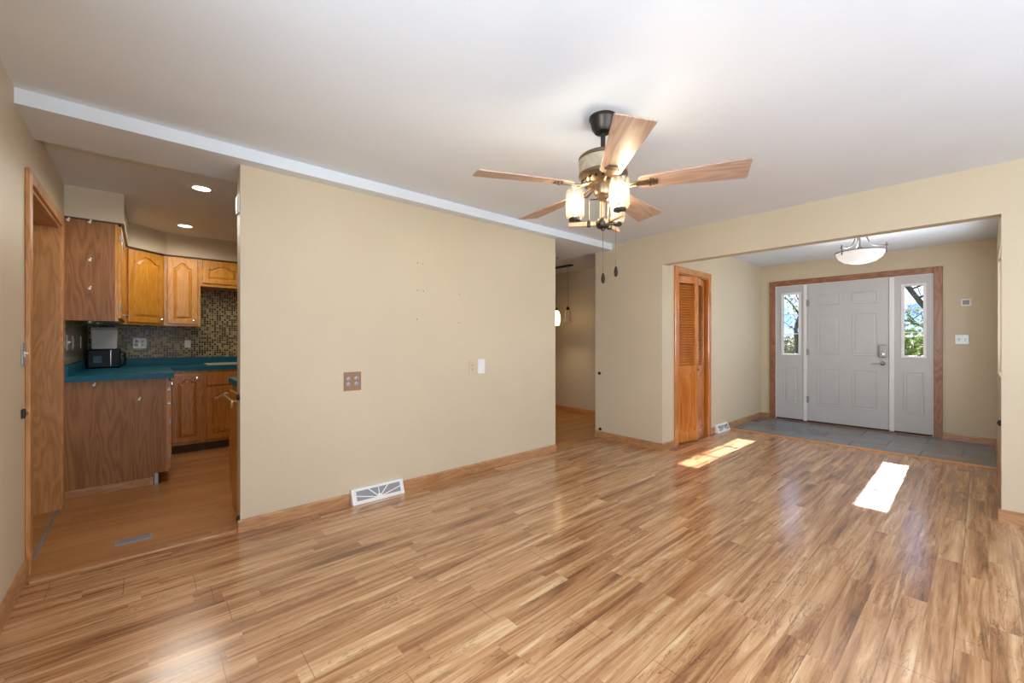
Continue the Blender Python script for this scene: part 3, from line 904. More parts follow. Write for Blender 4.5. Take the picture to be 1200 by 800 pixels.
def wall_cab_corner():
    t = thing('wall_cabinet', (-0.2, 6.1, 1.395), 'golden oak corner wall cabinet set diagonally, one arched door', 'cabinet')
    a, b = Vector((-0.150, 5.742, 0)), Vector((0.156, 6.045, 0))
    u = (b - a).normalized(); n = Vector((u.y, -u.x, 0)); w = (b - a).length
    pts = [(XL + 0.001, 5.742, 1.395), (-0.150, 5.742, 1.395), (0.156, 6.045, 1.395), (0.156, YB - 0.007, 1.395), (XL + 0.001, YB - 0.007, 1.395)]
    MB().prism(pts, (0, 0, 0.79)).build('body', M['oak'], t)
    m = MB().prism([tuple(P3(a, u, n, q, 2.176, h)) for q, h in ((-0.01, 0.0), (w + 0.01, 0.0), (w + 0.01, 0.014), (-0.01, 0.014))], (0, 0, 0.014))
    m.build('top_strip', M['dark_gap'], t)
    cab_door(t, tuple(a + u * 0.018 + Vector((0, 0, 1.42))), tuple(u), tuple(n), w - 0.036, 0.745, 0.06, knob=(w - 0.075, 0.04))
    return t
wall_cab_corner()
FN = (0, -1, 0)
def wall_cab_back():
    t = thing('wall_cabinet', (0.32, 6.2, 1.395), 'golden oak wall cabinet with single tall arched door, right of the corner cabinet', 'cabinet')
    MB().box(0.158, 0.484, YUF, YB - 0.007, 1.395, 2.185).build('body', M['oak'], t)
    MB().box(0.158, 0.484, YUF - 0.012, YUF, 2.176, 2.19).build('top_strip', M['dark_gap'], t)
    cab_door(t, (0.186, YUF, 1.42), EX, FN, 0.272, 0.745, 0.06, knob=(0.235, 0.045))
    for z in (1.52, 2.05): hinge(t, (0.178, YUF - 0.008, z))
wall_cab_back()
def wall_cab_short():
    t = thing('wall_cabinet', (0.88, 6.2, 1.865), 'short golden oak wall cabinet over the sink, wide low arched doors', 'cabinet')
    MB().box(0.484, 1.32, YUF, YB - 0.007, 1.865, 2.185).build('body', M['oak'], t)
    MB().box(0.484, 1.32, YUF - 0.012, YUF, 2.176, 2.19).build('top_strip', M['dark_gap'], t)
    cab_door(t, (0.505, YUF, 1.90), EX, FN, 0.385, 0.265, 0.045, knob=(0.35, 0.035))
    cab_door(t, (0.905, YUF, 1.90), EX, FN, 0.385, 0.265, 0.045, knob=(0.035, 0.035))
    for z in (1.96, 2.11): hinge(t, (0.498, YUF - 0.008, z))
wall_cab_short()

def base_left():
    t = thing('base_cabinet', (-0.15, 5.2, 0), 'base cabinet with wide brown oak end panel and two white latches under teal counter', 'cabinet')
    m = MB().box(XL, 0.055, YK, YB - 0.007, 0.0, 0.095).box(XL, 0.138, YK, YB - 0.007, 0.095, 0.904)
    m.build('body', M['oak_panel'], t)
    MB().box(0.138, XK, YK, YBF, 0.095, 0.904).build('face_frame', M['oak_shaded'], t)
    MB().box(XL, 0.052, YK - 0.012, YK, 0.0, 0.062).build('kick_board', M['base'], t, 0.003)
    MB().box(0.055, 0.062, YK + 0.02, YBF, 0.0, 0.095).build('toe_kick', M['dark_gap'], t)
    for i, y in enumerate((YK + 0.03, YK + 0.535)):
        cab_door(t, (XK, y, 0.11), EY, EX, 0.49, 0.765, mat='oak_shaded', knob=(0.45 if i == 0 else 0.04, 0.70))
    for z in (0.22, 0.52): hinge(t, (XK + 0.01, YK + 0.02, z))
    latch(t, (-0.305, YK, 0.872), (0, -1, 0)); latch(t, (-0.037, YK, 0.733), (0, -1, 0))
    latch(t, (XK - 0.006, YK + 0.0, 0.80), (0.7, -0.7, 0)); latch(t, (XK - 0.004, YK, 0.68), (0.7, -0.7, 0))
    MB().box(0.060, 0.085, YK + 0.005, YK + 0.02, 0.0, 0.09).build('bracket', M['nickel'], t)
base_left()
def base_corner():
    t = thing('base_cabinet', (0.33, 5.8, 0), 'oak base cabinet with one tall arched door in the kitchen corner', 'cabinet')
    MB().box(0.158, 0.492, YBF, YB - 0.007, 0.095, 0.904).build('body', M['oak_shaded'], t)
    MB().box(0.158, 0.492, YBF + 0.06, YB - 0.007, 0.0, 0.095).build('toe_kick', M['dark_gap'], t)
    d = cab_door(t, (0.215, YBF, 0.125), EX, FN, 0.262, 0.735, 0.038, 0.05, mat='oak_shaded', knob=(0.215, 0.69))
base_corner()
def base_sink():
    t = thing('base_cabinet', (0.9, 5.8, 0), 'oak sink base cabinet with drawer fronts over arched doors', 'cabinet')
    MB().box(0.494, 1.36, YBF, YB - 0.007, 0.095, 0.775).box(0.494, 1.36, YBF, YBF + 0.02, 0.775, 0.904).build('body', M['oak_shaded'], t)
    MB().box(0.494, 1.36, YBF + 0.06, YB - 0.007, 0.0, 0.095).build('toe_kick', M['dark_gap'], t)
    for x, k in ((0.512, 0.36), (0.93, 0.04)):
        slab_front(t, (x, YBF, 0.725), EX, FN, 0.40, 0.14, 'drawer_front', 'oak_shaded')
        cab_door(t, (x, YBF, 0.125), EX, FN, 0.40, 0.585, 0.05, 0.055, mat='oak_shaded', knob=(k, 0.54))
base_sink()

def countertop():
    t = thing('countertop', (0, 5.5, 0.905), 'teal laminate L-shaped kitchen countertop with low splash', 'countertop')
    sx0, sx1, sy0, sy1 = 0.55, 1.22, 5.84, 6.23
    z0, z1 = 0.905, 0.950
    m = MB()
    m.box(XL + 0.001, 0.192, 4.655, 5.72, z0, z1)
    m.box(XL + 0.001, 1.40, 5.72, sy0, z0, z1)
    m.box(XL + 0.001, sx0, sy0, YB - 0.007, z0, z1)
    m.box(sx1, 1.40, sy0, YB - 0.007, z0, z1)
    m.box(sx0, sx1, sy1, YB - 0.007, z0, z1)
    m.build('worktop', M['teal'], t)
    m = MB().box(XL + 0.001, XL + 0.022, 4.655, YB - 0.007, z1, 1.035)
    m.box(XL + 0.022, 1.40, YB - 0.028, YB - 0.007, z1, 1.03)
    m.build('splash', M['teal'], t)
    s = thing('sink', (0.885, 6.03, 0.95), 'white drop-in kitchen sink in teal countertop', 'sink')
    m = MB()
    r = 0.02
    m.box(sx0 - r, sx1 + r, sy0 - r, sy0 + 0.02, z1, z1 + 0.010); m.box(sx0 - r, sx1 + r, sy1 - 0.05, sy1 + r, z1, z1 + 0.010)
    m.box(sx0 - r, sx0 + 0.02, sy0 + 0.02, sy1 - 0.05, z1, z1 + 0.010); m.box(sx1 - 0.02, sx1 + r, sy0 + 0.02, sy1 - 0.05, z1, z1 + 0.010)
    m.build('rim', M['almond'], s, 0.004)
    m = MB()
    a, b, c, d = sx0 + 0.015, sx1 - 0.015, sy0 + 0.015, sy1 - 0.045
    zb = 0.79
    m.box(a, b, c, d, zb, zb + 0.006); m.box(a, a + 0.005, c, d, zb, z1); m.box(b - 0.005, b, c, d, zb, z1); m.box(a, b, c, c + 0.005, zb, z1); m.box(a, b, d - 0.005, d, zb, z1)
    m.build('basin', M['almond'], s)
countertop()

def peninsula():
    t = thing('base_cabinet', (0.8, 3.5, 0), 'oak cabinet behind the partition edge with teal top and bar handle', 'cabinet')
    MB().box(0.492, 1.3, 3.285, 3.75, 0.0, 0.904).build('body', M['oak'], t)
    MB().box(0.472, 1.32, YP + T + 0.002, 3.77, 0.906, 0.95).build('counter_top', M['teal'], t, 0.004)
    slab_front(t, (0.492, 3.73, 0.12), (0, -1, 0), (-1, 0, 0), 0.42, 0.75, 'door', 'oak')
    MB().tube([(0.47, 3.34, 0.815), (0.445, 3.35, 0.815), (0.44, 3.40, 0.815), (0.44, 3.73, 0.815)], 0.009, 10).tube([(0.48, 3.35, 0.815), (0.44, 3.35, 0.815), (0.44, 3.35, 0.775)], 0.008, 8).build('bar_handle', M['brass'], t, smooth=True)
peninsula()

# ------------------------------------------------------------------ coffee maker
def coffee_maker():
    x, y, z = -0.305, 5.98, 0.951
    t = thing('coffee_maker', (x, y, z), 'black coffee maker with grey top tank on teal counter', 'coffee maker')
    MB().box(x - 0.13, x + 0.115, y - 0.10, y + 0.10, z, z + 0.19).build('base', M['black'], t, 0.015, seg=3)
    m = MB()
    lo = [(x - 0.098, y - 0.085), (x + 0.088, y - 0.085), (x + 0.088, y + 0.09), (x - 0.098, y + 0.09)]
    hi = [(x - 0.102, y - 0.09), (x + 0.098, y - 0.09), (x + 0.098, y + 0.092), (x - 0.102, y + 0.092)]
    A = [m.bm.verts.new((a, b, z + 0.19)) for a, b in lo]; B = [m.bm.verts.new((a, b, z + 0.395)) for a, b in hi]
    for k in range(4): m.bm.faces.new([A[k], A[(k + 1) % 4], B[(k + 1) % 4], B[k]])
    m.bm.faces.new(A[::-1]); m.bm.faces.new(B)
    m.build('water_tank', M['reservoir'], t, 0.012, seg=3)
    MB().box(x - 0.105, x + 0.102, y - 0.095, y + 0.095, z + 0.395, z + 0.412).build('lid', M['greyplate'], t, 0.006)
    MB().box(x - 0.085, x - 0.02, y - 0.104, y - 0.098, z + 0.05, z + 0.125).build('display', M['lcd'], t, 0.002)
    MB().box(x + 0.040, x + 0.048, y - 0.108, y - 0.099, z + 0.02, z + 0.18).build('trim_bar', M['chrome'], t, 0.002)
    MB().tube([(x + 0.112, y - 0.06, z + 0.16), (x + 0.145, y - 0.06, z + 0.155), (x + 0.152, y - 0.06, z + 0.09), (x + 0.145, y - 0.06, z + 0.03), (x + 0.112, y - 0.06, z + 0.025)], 0.011, 8).build('handle', M['black'], t, smooth=True)
coffee_maker()

# ------------------------------------------------------------------ plates, outlets, switches
def plate(name, label, cat, c, u, n, w, h, mat, kind, group=None, slots=1):
    """wall plate; u horizontal unit, n outward. kind: outlet / toggle / blank / decora"""
    t = thing(name, c, label, cat, group)
    C, U_, N_ = Vector(c), Vector(u), Vector(n)
    Z = Vector((0, 0, 1))
    def bx(mb, a0, a1, b0, b1, h0, h1):
        vs_ = [mb.bm.verts.new(C + U_ * a + Z * b + N_ * hh) for a in (a0, a1) for b in (b0, b1) for hh in (h0, h1)]
        for f in ((0, 1, 3, 2), (4, 6, 7, 5), (0, 4, 5, 1), (2, 3, 7, 6), (0, 2, 6, 4), (1, 5, 7, 3)):
            mb.bm.faces.new([vs_[i] for i in f])
    m = MB(); bx(m, -w / 2, w / 2, -h / 2, h / 2, 0, 0.006)
    m.build('cover_plate', mat, t, 0.002)
    for k in range(slots):
        a = (k - (slots - 1) / 2) * w / slots * (0.9 if slots > 1 else 1)
        if kind == 'outlet':
            for b in (-0.02, 0.02):
                m = MB().lathe([(0.0165, 0.0), (0.0165, 0.008), (0.015, 0.009)], C + U_ * a + Z * b, n, 18)
                s = m.build('socket', M['greyplate'] if mat is M['brownplate'] else M['almond'], t, smooth=True)
                m = MB()
                for da in (-0.006, 0.006): bx(m, a + da - 0.0012, a + da + 0.0012, b - 0.001, b + 0.008, 0.0085, 0.0096)
                m.lathe([(0.0025, 0), (0.0025, 0.0008)], C + U_ * a + Z * (b - 0.007) + N_ * 0.009, n, 8)
                m.build('slot', M['black'], s)
        elif kind == 'toggle':
            m = MB(); bx(m, a - 0.0055, a + 0.0055, -0.014, 0.014, 0.005, 0.008); bx(m, a - 0.004, a + 0.004, 0.0, 0.010, 0.007, 0.018)
            m.build('toggle', M['white'], t, 0.001)
        elif kind == 'decora':
            m = MB(); bx(m, a - 0.016, a + 0.016, -0.033, 0.033, 0.005, 0.010)
            m.build('rocker', M['white'], t, 0.002)
    return t
NY = (0, -1, 0); NX = (-1, 0, 0)
plate('wall_outlet', 'brown four-socket outlet plate low on the partition wall', 'outlet', (1.174, YP, 0.920), EX, NY, 0.130, 0.140, M['brownplate'], 'outlet', slots=2)
plate('wall_outlet', 'almond outlet plate on the partition, left of the white blank plate', 'outlet', (2.285, YP, 0.980), EX, NY, 0.076, 0.128, M['almond'], 'outlet')
plate('blank_plate', 'plain white blank plate on the partition wall', 'wall plate', (2.392, YP, 0.986), EX, NY, 0.080, 0.136, M['white'], 'blank')
plate('light_switch', 'grey metal switch plate beside the left wood casing', 'light switch', (XL, 3.235, 1.155), EY, EX, 0.075, 0.118, M['greyplate'], 'toggle')
plate('light_switch', 'silver triple switch plate right of the front door', 'light switch', (XD, 0.175, 1.245), EY, NX, 0.115, 0.117, M['nickel'], 'toggle', slots=2)
plate('wall_outlet', 'almond outlet low on the dim hall wall', 'outlet', (5.52, 4.335, 0.33), EY, NX, 0.072, 0.117, M['almond'], 'outlet')
plate('wall_outlet', 'wide grey outlet plate on mosaic beside the coffee maker', 'outlet', (-0.045, YB - 0.006, 1.20), EX, NY, 0.118, 0.118, M['greyplate'], 'outlet', slots=2)
plate('wall_outlet', 'small white plate on mosaic below the short wall cabinet', 'outlet', (0.386, YB - 0.006, 1.19), EX, NY, 0.060, 0.090, M['white'], 'decora')
plate('light_switch', 'metal toggle plate on left mosaic nearest the cased opening', 'light switch', (XL + 0.006, 4.80, 1.21), EY, EX, 0.115, 0.117, M['nickel'], 'toggle', slots=2)
plate('wall_outlet', 'metal plate on left mosaic in the middle of three', 'outlet', (XL + 0.006, 5.12, 1.21), EY, EX, 0.075, 0.117, M['nickel'], 'outlet')
plate('wall_outlet', 'metal plate on left mosaic nearest the coffee maker', 'outlet', (XL + 0.006, 5.72, 1.21), EY, EX, 0.075, 0.117, M['nickel'], 'blank')

def thermostat():
    t = thing('thermostat', (XD, 0.14, 1.695), 'small white square thermostat above the triple switch plate', 'thermostat')
    MB().box(XD - 0.022, XD, 0.095, 0.185, 1.648, 1.742).build('case', M['white'], t, 0.005)
    MB().box(XD - 0.025, XD - 0.021, 0.112, 0.168, 1.668, 1.722).build('display', M['grille'], t, 0.002)
thermostat()
def white_box():  # plain white two-part box on the partition end
    t = thing('wall_box', (0.458, YP + 0.06, 2.11), 'small white box high on the end of the partition', 'door chime')
    MB().box(0.448, 0.458, YP + 0.012, YP + 0.10, 2.05, 2.17).build('case', M['white'], t, 0.006, seg=3)
    MB().box(0.444, 0.449, YP + 0.03, YP + 0.082, 2.065, 2.155).build('cover', M['white'], t, 0.003)
white_box()
# child-gate wall cups
def cup(loc, n, label, mat='blackrub'):
    t = thing('gate_mount', loc, label, 'gate mount', 'child gate wall cups')
    MB().lathe([(0.020, 0), (0.020, 0.006), (0.016, 0.014)], loc, n, 20).build('rim', M[mat], t, smooth=True)
    MB().lathe([(0.009, 0.012), (0.009, 0.018), (0, 0.019)], loc, n, 14).build('stud', M['black'], t, smooth=True)
cup((XF, 3.243, 0.815), NX, 'black round gate cup waist-high on the far wall by the hall')
cup((XF, 3.232, 0.105), NX, 'black round gate cup just above far wall baseboard')
cup((0.458, YP + 0.035, 0.86), NX, 'black gate cup waist-high on the partition end')
cup((0.458, YP + 0.035, 0.075), NX, 'black gate cup near floor on the partition end')
cup((XF + 0.05, YE + 0.02, 0.66), (0, 1, 0), 'dark gate cup on right side of the entry opening')
t = thing('gate_mount', (XL, 3.215, 0.855), 'dark brown square catch on the left wall below the switch', 'gate mount')
MB().box(XL, XL + 0.012, 3.195, 3.235, 0.832, 0.878).build('plate', M['bronze'], t, 0.003)
MB().box(XL + 0.012, XL + 0.020, 3.207, 3.223, 0.845, 0.865).build('tongue', M['bronze2'], t, 0.002)
# old nail holes in the partition paint
wp = bpy.data.objects['wall_partition']
for x, z in ((1.721, 1.881), (1.773, 1.880), (1.721, 1.651), (1.777, 1.648), (2.143, 1.646), (1.717, 1.407), (2.138, 1.390)):
    MB().lathe([(0.0045, 0.0), (0.0035, 0.0012), (0, 0.0014)], (x, YP, z), NY, 10).build('nail_hole', M['dark'], wp)

# ------------------------------------------------------------------ registers
def register(org, u, n, w, h, label):
    """white sunburst baseboard register: sloping face on a wedge body"""
    org, u, n = Vector(org), Vector(u), Vector(n)
    Z = Vector((0, 0, 1))
    t = thing('baseboard_register', org, label, 'vent')
    d0, d1 = 0.066, 0.026
    def Q(a, b, c): return org + u * a + n * b + Z * c
    MB().prism([Q(0, 0.0, 0), Q(0, d0, 0), Q(0, d0, 0.006), Q(0, d1, h), Q(0, 0.0, h)], u * w).build('body', M['white'], t, 0.002)
    f0, f1 = Q(0, d0, 0.006), Q(0, d1, h)
    sv = (f1 - f0).normalized(); sl = (f1 - f0).length
    nn = u.cross(sv).normalized()
    if nn.dot(n) < 0: nn = -nn
    def S(a, b, c): return f0 + u * a + sv * b + nn * c
    def plank(mb, p0, p1, hw, c0, c1):
        d = Vector((p1[0] - p0[0], p1[1] - p0[1])).normalized(); q = Vector((-d.y, d.x)) * hw
        pts = [(p0[0] + q.x, p0[1] + q.y), (p0[0] - q.x, p0[1] - q.y), (p1[0] - q.x, p1[1] - q.y), (p1[0] + q.x, p1[1] + q.y)]
        mb.prism([S(a, b, c0) for a, b in pts], nn * (c1 - c0))
    bx0, bx1, by0, by1 = 0.028, w - 0.028, 0.016, sl - 0.014
    MB().prism([S(a, b, 0.0005) for a, b in ((bx0, by0), (bx1, by0), (bx1, by1), (bx0, by1))], nn * 0.001).build('mesh_screen', M['grille'], t)
    m = MB()
    for p0, p1 in (((bx0, by0), (bx1, by0)), ((bx0, by1), (bx1, by1)), ((bx0, by0), (bx0, by1)), ((bx1, by0), (bx1, by1))):
        plank(m, p0, p1, 0.004, 0.0, 0.005)
    c = ((bx0 + bx1) / 2, by0)
    for tx, ty in ((bx0, by1 * 0.62), (bx0 + (bx1 - bx0) * 0.27, by1), (c[0], by1), (bx1 - (bx1 - bx0) * 0.27, by1), (bx1, by1 * 0.62)):
        plank(m, c, (tx, ty), 0.0035, 0.0, 0.0045)
    m.lathe([(0.020, 0), (0.020, 0.006), (0.012, 0.007)], S(c[0], c[1] + 0.006, 0), nn, 16)
    m.build('sunburst_grille', M['white'], t)
register((1.155, YP, 0), EX, NY, 0.415, 0.108, 'white sunburst baseboard register under the partition wall')
register((5.705, YC, 0), EX, NY, 0.375, 0.10, 'white baseboard register in the entry beside the closet')
t = thing('floor_register', (-0.05, 3.46, 0), 'grey metal floor vent in the brown kitchen floor', 'vent')
MB().box(-0.135, 0.035, 3.42, 3.50, 0, 0.004).build('frame', M['greyplate'], t, 0.001)
m = MB()
for k in range(7): m.box(-0.122, 0.022, 3.43 + k * 0.0093, 3.434 + k * 0.0093, 0.004, 0.0055)
m.build('slats', M['grille'], t)

# ------------------------------------------------------------------ kitchen lamps
def downlight(x, y, label, cone, watts):
    t = thing('recessed_light', (x, y, ZC), label, 'ceiling light', 'kitchen recessed lights')
    m = MB().lathe([(0.060, -0.004), (0.088, -0.004), (0.092, 0.0), (0.060, 0.0), (0.060, -0.004)], (x, y, ZC), seg=36, caps=False)
    m.build('trim_ring', M['white'], t, smooth=True)
    MB().lathe([(0.0, -0.0035), (0.060, -0.0025), (0.060, -0.001), (0, -0.001)], (x, y, ZC), seg=30).build('lens', M['led'], t, smooth=True)
    d = bpy.data.lights.new('downlight', 'SPOT')
    d.energy = watts; d.spot_size = math.radians(cone); d.spot_blend = 0.35; d.color = (1.0, 0.94, 0.84); d.shadow_soft_size = 0.35
    o = bpy.data.objects.new('downlight', d); o.location = (x, y, ZC - 0.02); COL.objects.link(o)
downlight(0.335, 4.09, 'glowing recessed ceiling light nearer the living room', 174, DOWNLIGHT_W * 1.3)
downlight(0.315, 5.53, 'glowing recessed ceiling light nearer the kitchen wall cabinets', 174, DOWNLIGHT_W * 0.9)
def puck(x, y, z, label):
    t = thing('puck_light', (x, y, z), label, 'under-cabinet light', 'under-cabinet puck lights')
    MB().lathe([(0.034, 0), (0.034, -0.008), (0.026, -0.014)], (x, y, z), seg=20).build('housing', M['nickel'], t, smooth=True)
    MB().lathe([(0.022, -0.0142), (0.018, -0.017), (0, -0.018)], (x, y, z), seg=20).build('lens', M['white'], t, smooth=True)
puck(-0.34, 4.85, 1.385, 'round silver puck light under left wall cabinet, nearest its end panel')
puck(-0.31, 5.10, 1.385, 'round silver puck light under left wall cabinet, further back')
puck(-0.03, 6.10, 1.395, 'round silver puck light under the diagonal corner cabinet')
puck(0.70, 6.10, 1.865, 'round silver puck light under the short wall cabinet')

# ------------------------------------------------------------------ ceiling fan
def fan():
    cx, cy_, zc = 1.857, 1.361, ZC
    t = thing('ceiling_fan', (cx, cy_, zc), 'five-blade wood and bronze ceiling fan with three glass lamps', 'ceiling fan')
    c = (cx, cy_, 0)
    L = lambda prof, seg=40: MB().lathe(prof, c, seg=seg)
    L([(0.074, zc), (0.074, zc - 0.012), (0.068, zc - 0.018), (0.060, zc - 0.060), (0.044, zc - 0.082), (0.022, zc - 0.088)]).build('canopy', M['bronze'], t, smooth=True)
    L([(0.0125, zc - 0.08), (0.0125, 2.265), (0.022, 2.262), (0.026, 2.245), (0.030, 2.232)], 20).build('downrod', M['bronze'], t, smooth=True)
    mh = L([(0.030, 2.236), (0.070, 2.232), (0.122, 2.218), (0.131, 2.210), (0.131, 2.198), (0.128, 2.197), (0.128, 2.118), (0.131, 2.117), (0.131, 2.108), (0.122, 2.098), (0.100, 2.078), (0.078, 2.066), (0.050, 2.062)]).build('motor_housing', M['bronze2'], t, smooth=True)
    L([(0.1285, 2.121), (0.1305, 2.122), (0.1305, 2.193), (0.1285, 2.194)]).build('wood_band', M['bandwood'], mh, smooth=True)
    m = MB()
    for k in range(20):
        a = 2 * PI * k / 20
        S = Matrix.Translation((cx, cy_, 2.087)) @ Matrix.Rotation(a, 4, 'Z') @ Matrix.Translation((0.108, 0, 0)) @ Matrix.Rotation(math.radians(42), 4, 'Y')
        m.box(-0.014, 0.014, -0.006, 0.006, -0.004, 0.004, S)
    m.build('vent_slot', M['bronze'], mh)
    L([(0.050, 2.066), (0.050, 2.028), (0.044, 2.012), (0.030, 2.004), (0.034, 1.992), (0.020, 1.982), (0.016, 1.975)]).build('switch_housing', M['bronze2'], t, smooth=True)
    # blades
    tilt = math.radians(-11.6)
    zb = 2.053
    for k in range(5):
        a = math.radians(226.08) + k * 2 * PI / 5
        Rm = Matrix.Translation((cx, cy_, zb)) @ Matrix.Rotation(a, 4, 'Z') @ Matrix.Rotation(tilt, 4, 'X')
        R0 = Matrix.Translation((cx, cy_, zb)) @ Matrix.Rotation(a, 4, 'Z')
        m = MB()
        r0, r1, w0, w1 = 0.185, 0.699, 0.052, 0.083
        out = [(r0, -w0 + 0.015), (r0 + 0.018, -w0), (r1 - 0.006, -w1), (r1, -w1 + 0.006), (r1, w1 - 0.006), (r1 - 0.006, w1), (r0 + 0.018, w0), (r0, w0 - 0.015)]
        m.prism([tuple(Rm @ Vector((x, y, 0.0))) for x, y in out], Rm.to_3x3() @ Vector((0, 0, 0.007)))
        b = m.build('blade', M['blade'], t, 0.0015, frame=Rm)
        b.parent = t
        m = MB()
        m.box(0.165, 0.235, -0.020, 0.020, -0.006, 0.0, Rm)
        for q in range(3):
            m.box(0.238 + q * 0.016, 0.247 + q * 0.016, -0.034 + q * 0.006, 0.034 - q * 0.006, -0.007, 0.0, Rm)
        m.box(0.235, 0.279, -0.006, 0.006, -0.005, 0.0, Rm)
        for s in (-1, 1):
            m.tube([R0 @ Vector(p) for p in ((0.07, s * 0.012, 0.020), (0.105, s * 0.016, 0.006), (0.14, s * 0.018, -0.010), (0.175, s * 0.016, -0.004 + s * 0.016 * math.tan(tilt)))], 0.0065, 8)
        br = m.build('blade_bracket', M['bronze2'], b, smooth=True, frame=Rm)
        br.matrix_local = Matrix.Identity(4)
    # light kit
    m = MB()
    m.tube([(cx - 0.004, cy_ + 0.004, 1.985), (cx - 0.004, cy_ + 0.004, 1.865)], 0.012, 14).tube([(cx + 0.017, cy_ - 0.012, 1.985), (cx + 0.017, cy_ - 0.012, 1.865)], 0.005, 10)
    m.build('stem', M['bronze2'], t, smooth=True)
    hub = L([(0.016, 1.884), (0.034, 1.878), (0.038, 1.865), (0.038, 1.846), (0.030, 1.834), (0.012, 1.828), (0.010, 1.820), (0, 1.819)], 28).build('hub', M['bronze'], t, smooth=True)
    yaw = math.radians(48.58)
    rgt = Vector((math.sin(yaw), -math.cos(yaw), 0)); fwd = Vector((math.cos(yaw), math.sin(yaw), 0))
    for ang in (170, 50, -70):
        d = rgt * math.cos(math.radians(ang)) + fwd * math.sin(math.radians(ang))
        az = math.atan2(d.y, d.x)
        Rm = Matrix.Translation((cx, cy_, 0)) @ Matrix.Rotation(az, 4, 'Z')
        ar = MB().box(0.030, 0.185, -0.010, 0.010, 1.846, 1.868, Rm).build('lamp_arm', M['armwood'], t, 0.002, frame=Rm)
        MB().box(0.066, 0.086, -0.0115, 0.0115, 1.842, 1.874, Rm).build('clamp', M['bronze'], ar, 0.002, frame=Rm).matrix_local = Matrix.Identity(4)
        MB().tube([Rm @ Vector(p) for p in ((0.02, 0, 1.990), (0.060, 0, 1.990), (0.070, 0, 1.987), (0.076, 0, 1.978), (0.076, 0, 1.87))], 0.0038, 8).build('brace_rod', M['bronze'], ar, smooth=True, frame=Rm).matrix_local = Matrix.Identity(4)
        g = Rm @ Vector((0.150, 0, 0))
        cupm = MB().lathe([(0.010, 1.868), (0.012, 1.876), (0.034, 1.879), (0.034, 1.892), (0.030, 1.896)], g, seg=24)
        cupm.build('lamp_cup', M['bronze'], ar, smooth=True, frame=Rm).matrix_local = Matrix.Identity(4)
        sh = MB().lathe([(0.030, 1.896), (0.046, 1.897), (0.050, 1.902), (0.050, 2.040), (0.0485, 2.043), (0.047, 2.040), (0.047, 1.905), (0.030, 1.899)], g, seg=36, caps=False).build('glass_shade', M['shade'], t, smooth=True)
        MB().lathe([(0.014, 1.893), (0.014, 1.922)], g, seg=16).build('lamp_socket', M['almond'], sh, smooth=True)
        MB().lathe([(0.010, 1.922), (0.012, 1.932), (0.021, 1.958), (0.024, 1.978), (0.021, 1.998), (0.011, 2.011), (0, 2.014)], g, seg=20).build('light_bulb', M['bulb'], sh, smooth=True)
    for px, pz, dx, dy in (('a', 1.586, 0.0, 0.0), ('b', 1.622, 0.052, -0.046)):
        top = 1.822 if px == 'a' else 1.846
        ch = MB().tube([(cx + dx, cy_ + dy, top), (cx + dx, cy_ + dy, pz)], 0.0016, 6).build('pull_chain', M['bronze2'], t)
        MB().lathe([(0.003, 0.004), (0.008, -0.008), (0.0105, -0.026), (0.009, -0.044), (0.004, -0.052), (0, -0.053)], (cx + dx, cy_ + dy, pz), seg=16).build('pull_knob', M['knobwood'], ch, smooth=True)
fan()

# ------------------------------------------------------------------ entry bowl light and hall pendants
def bowl_light():
    x, y = 5.90, 0.90
    t = thing('ceiling_light', (x, y, ZC), 'white glass bowl light with curved metal arms in the entry', 'ceiling light')
    MB().lathe([(0.075, ZC), (0.075, ZC - 0.015), (0.05, ZC - 0.03), (0.012, ZC - 0.035)], (x, y, 0), seg=30).build('canopy', M['nickel'], t, smooth=True)
    MB().lathe([(0.215, 2.205), (0.213, 2.190), (0.190, 2.140), (0.140, 2.098), (0.070, 2.078), (0, 2.073), (0, 2.079), (0.068, 2.084), (0.136, 2.104), (0.184, 2.144), (0.207, 2.192), (0.209, 2.205), (0.215, 2.205)], (x, y, 0), seg=44, caps=False).build('glass_bowl', M['bowl'], t, smooth=True)
    MB().lathe([(0.212, 2.208), (0.219, 2.208), (0.219, 2.200), (0.212, 2.200), (0.212, 2.208)], (x, y, 0), seg=44, caps=False).build('rim_band', M['pewter'], t, smooth=True)
    MB().tube([(x, y, ZC - 0.03), (x, y, 2.25)], 0.006, 10).lathe([(0.03, 2.25), (0.03, 2.24), (0.012, 2.262)], (x, y, 0), seg=18).build('stem', M['pewter'], t, smooth=True)
    yaw = math.radians(48.58)
    for k in range(3):
        a = yaw + PI / 2 + 0.12 + k * 2 * PI / 3
        d = Vector((math.cos(a), math.sin(a), 0))
        c = Vector((x, y, 0))
        m = MB().tube([c + d * r + Vector((0, 0, z)) for r, z in ((0.055, ZC - 0.03), (0.062, ZC - 0.08), (0.080, ZC - 0.13), (0.115, 2.262), (0.165, 2.245), (0.235, 2.243))], 0.007, 8)
        m.tube([c + d * 0.221 + Vector((0, 0, z)) for z in (2.272, 2.165)], 0.006, 8)
        m.build('arm', M['pewter'], t, smooth=True)
bowl_light()
d = bpy.data.lights.new('bowl_bulb', 'POINT'); d.energy = BOWL_W; d.color = (1.0, 0.93, 0.84); d.shadow_soft_size = 0.06
o = bpy.data.objects.new('bowl_bulb', d); o.location = (5.90, 0.90, 2.15); COL.objects.link(o)
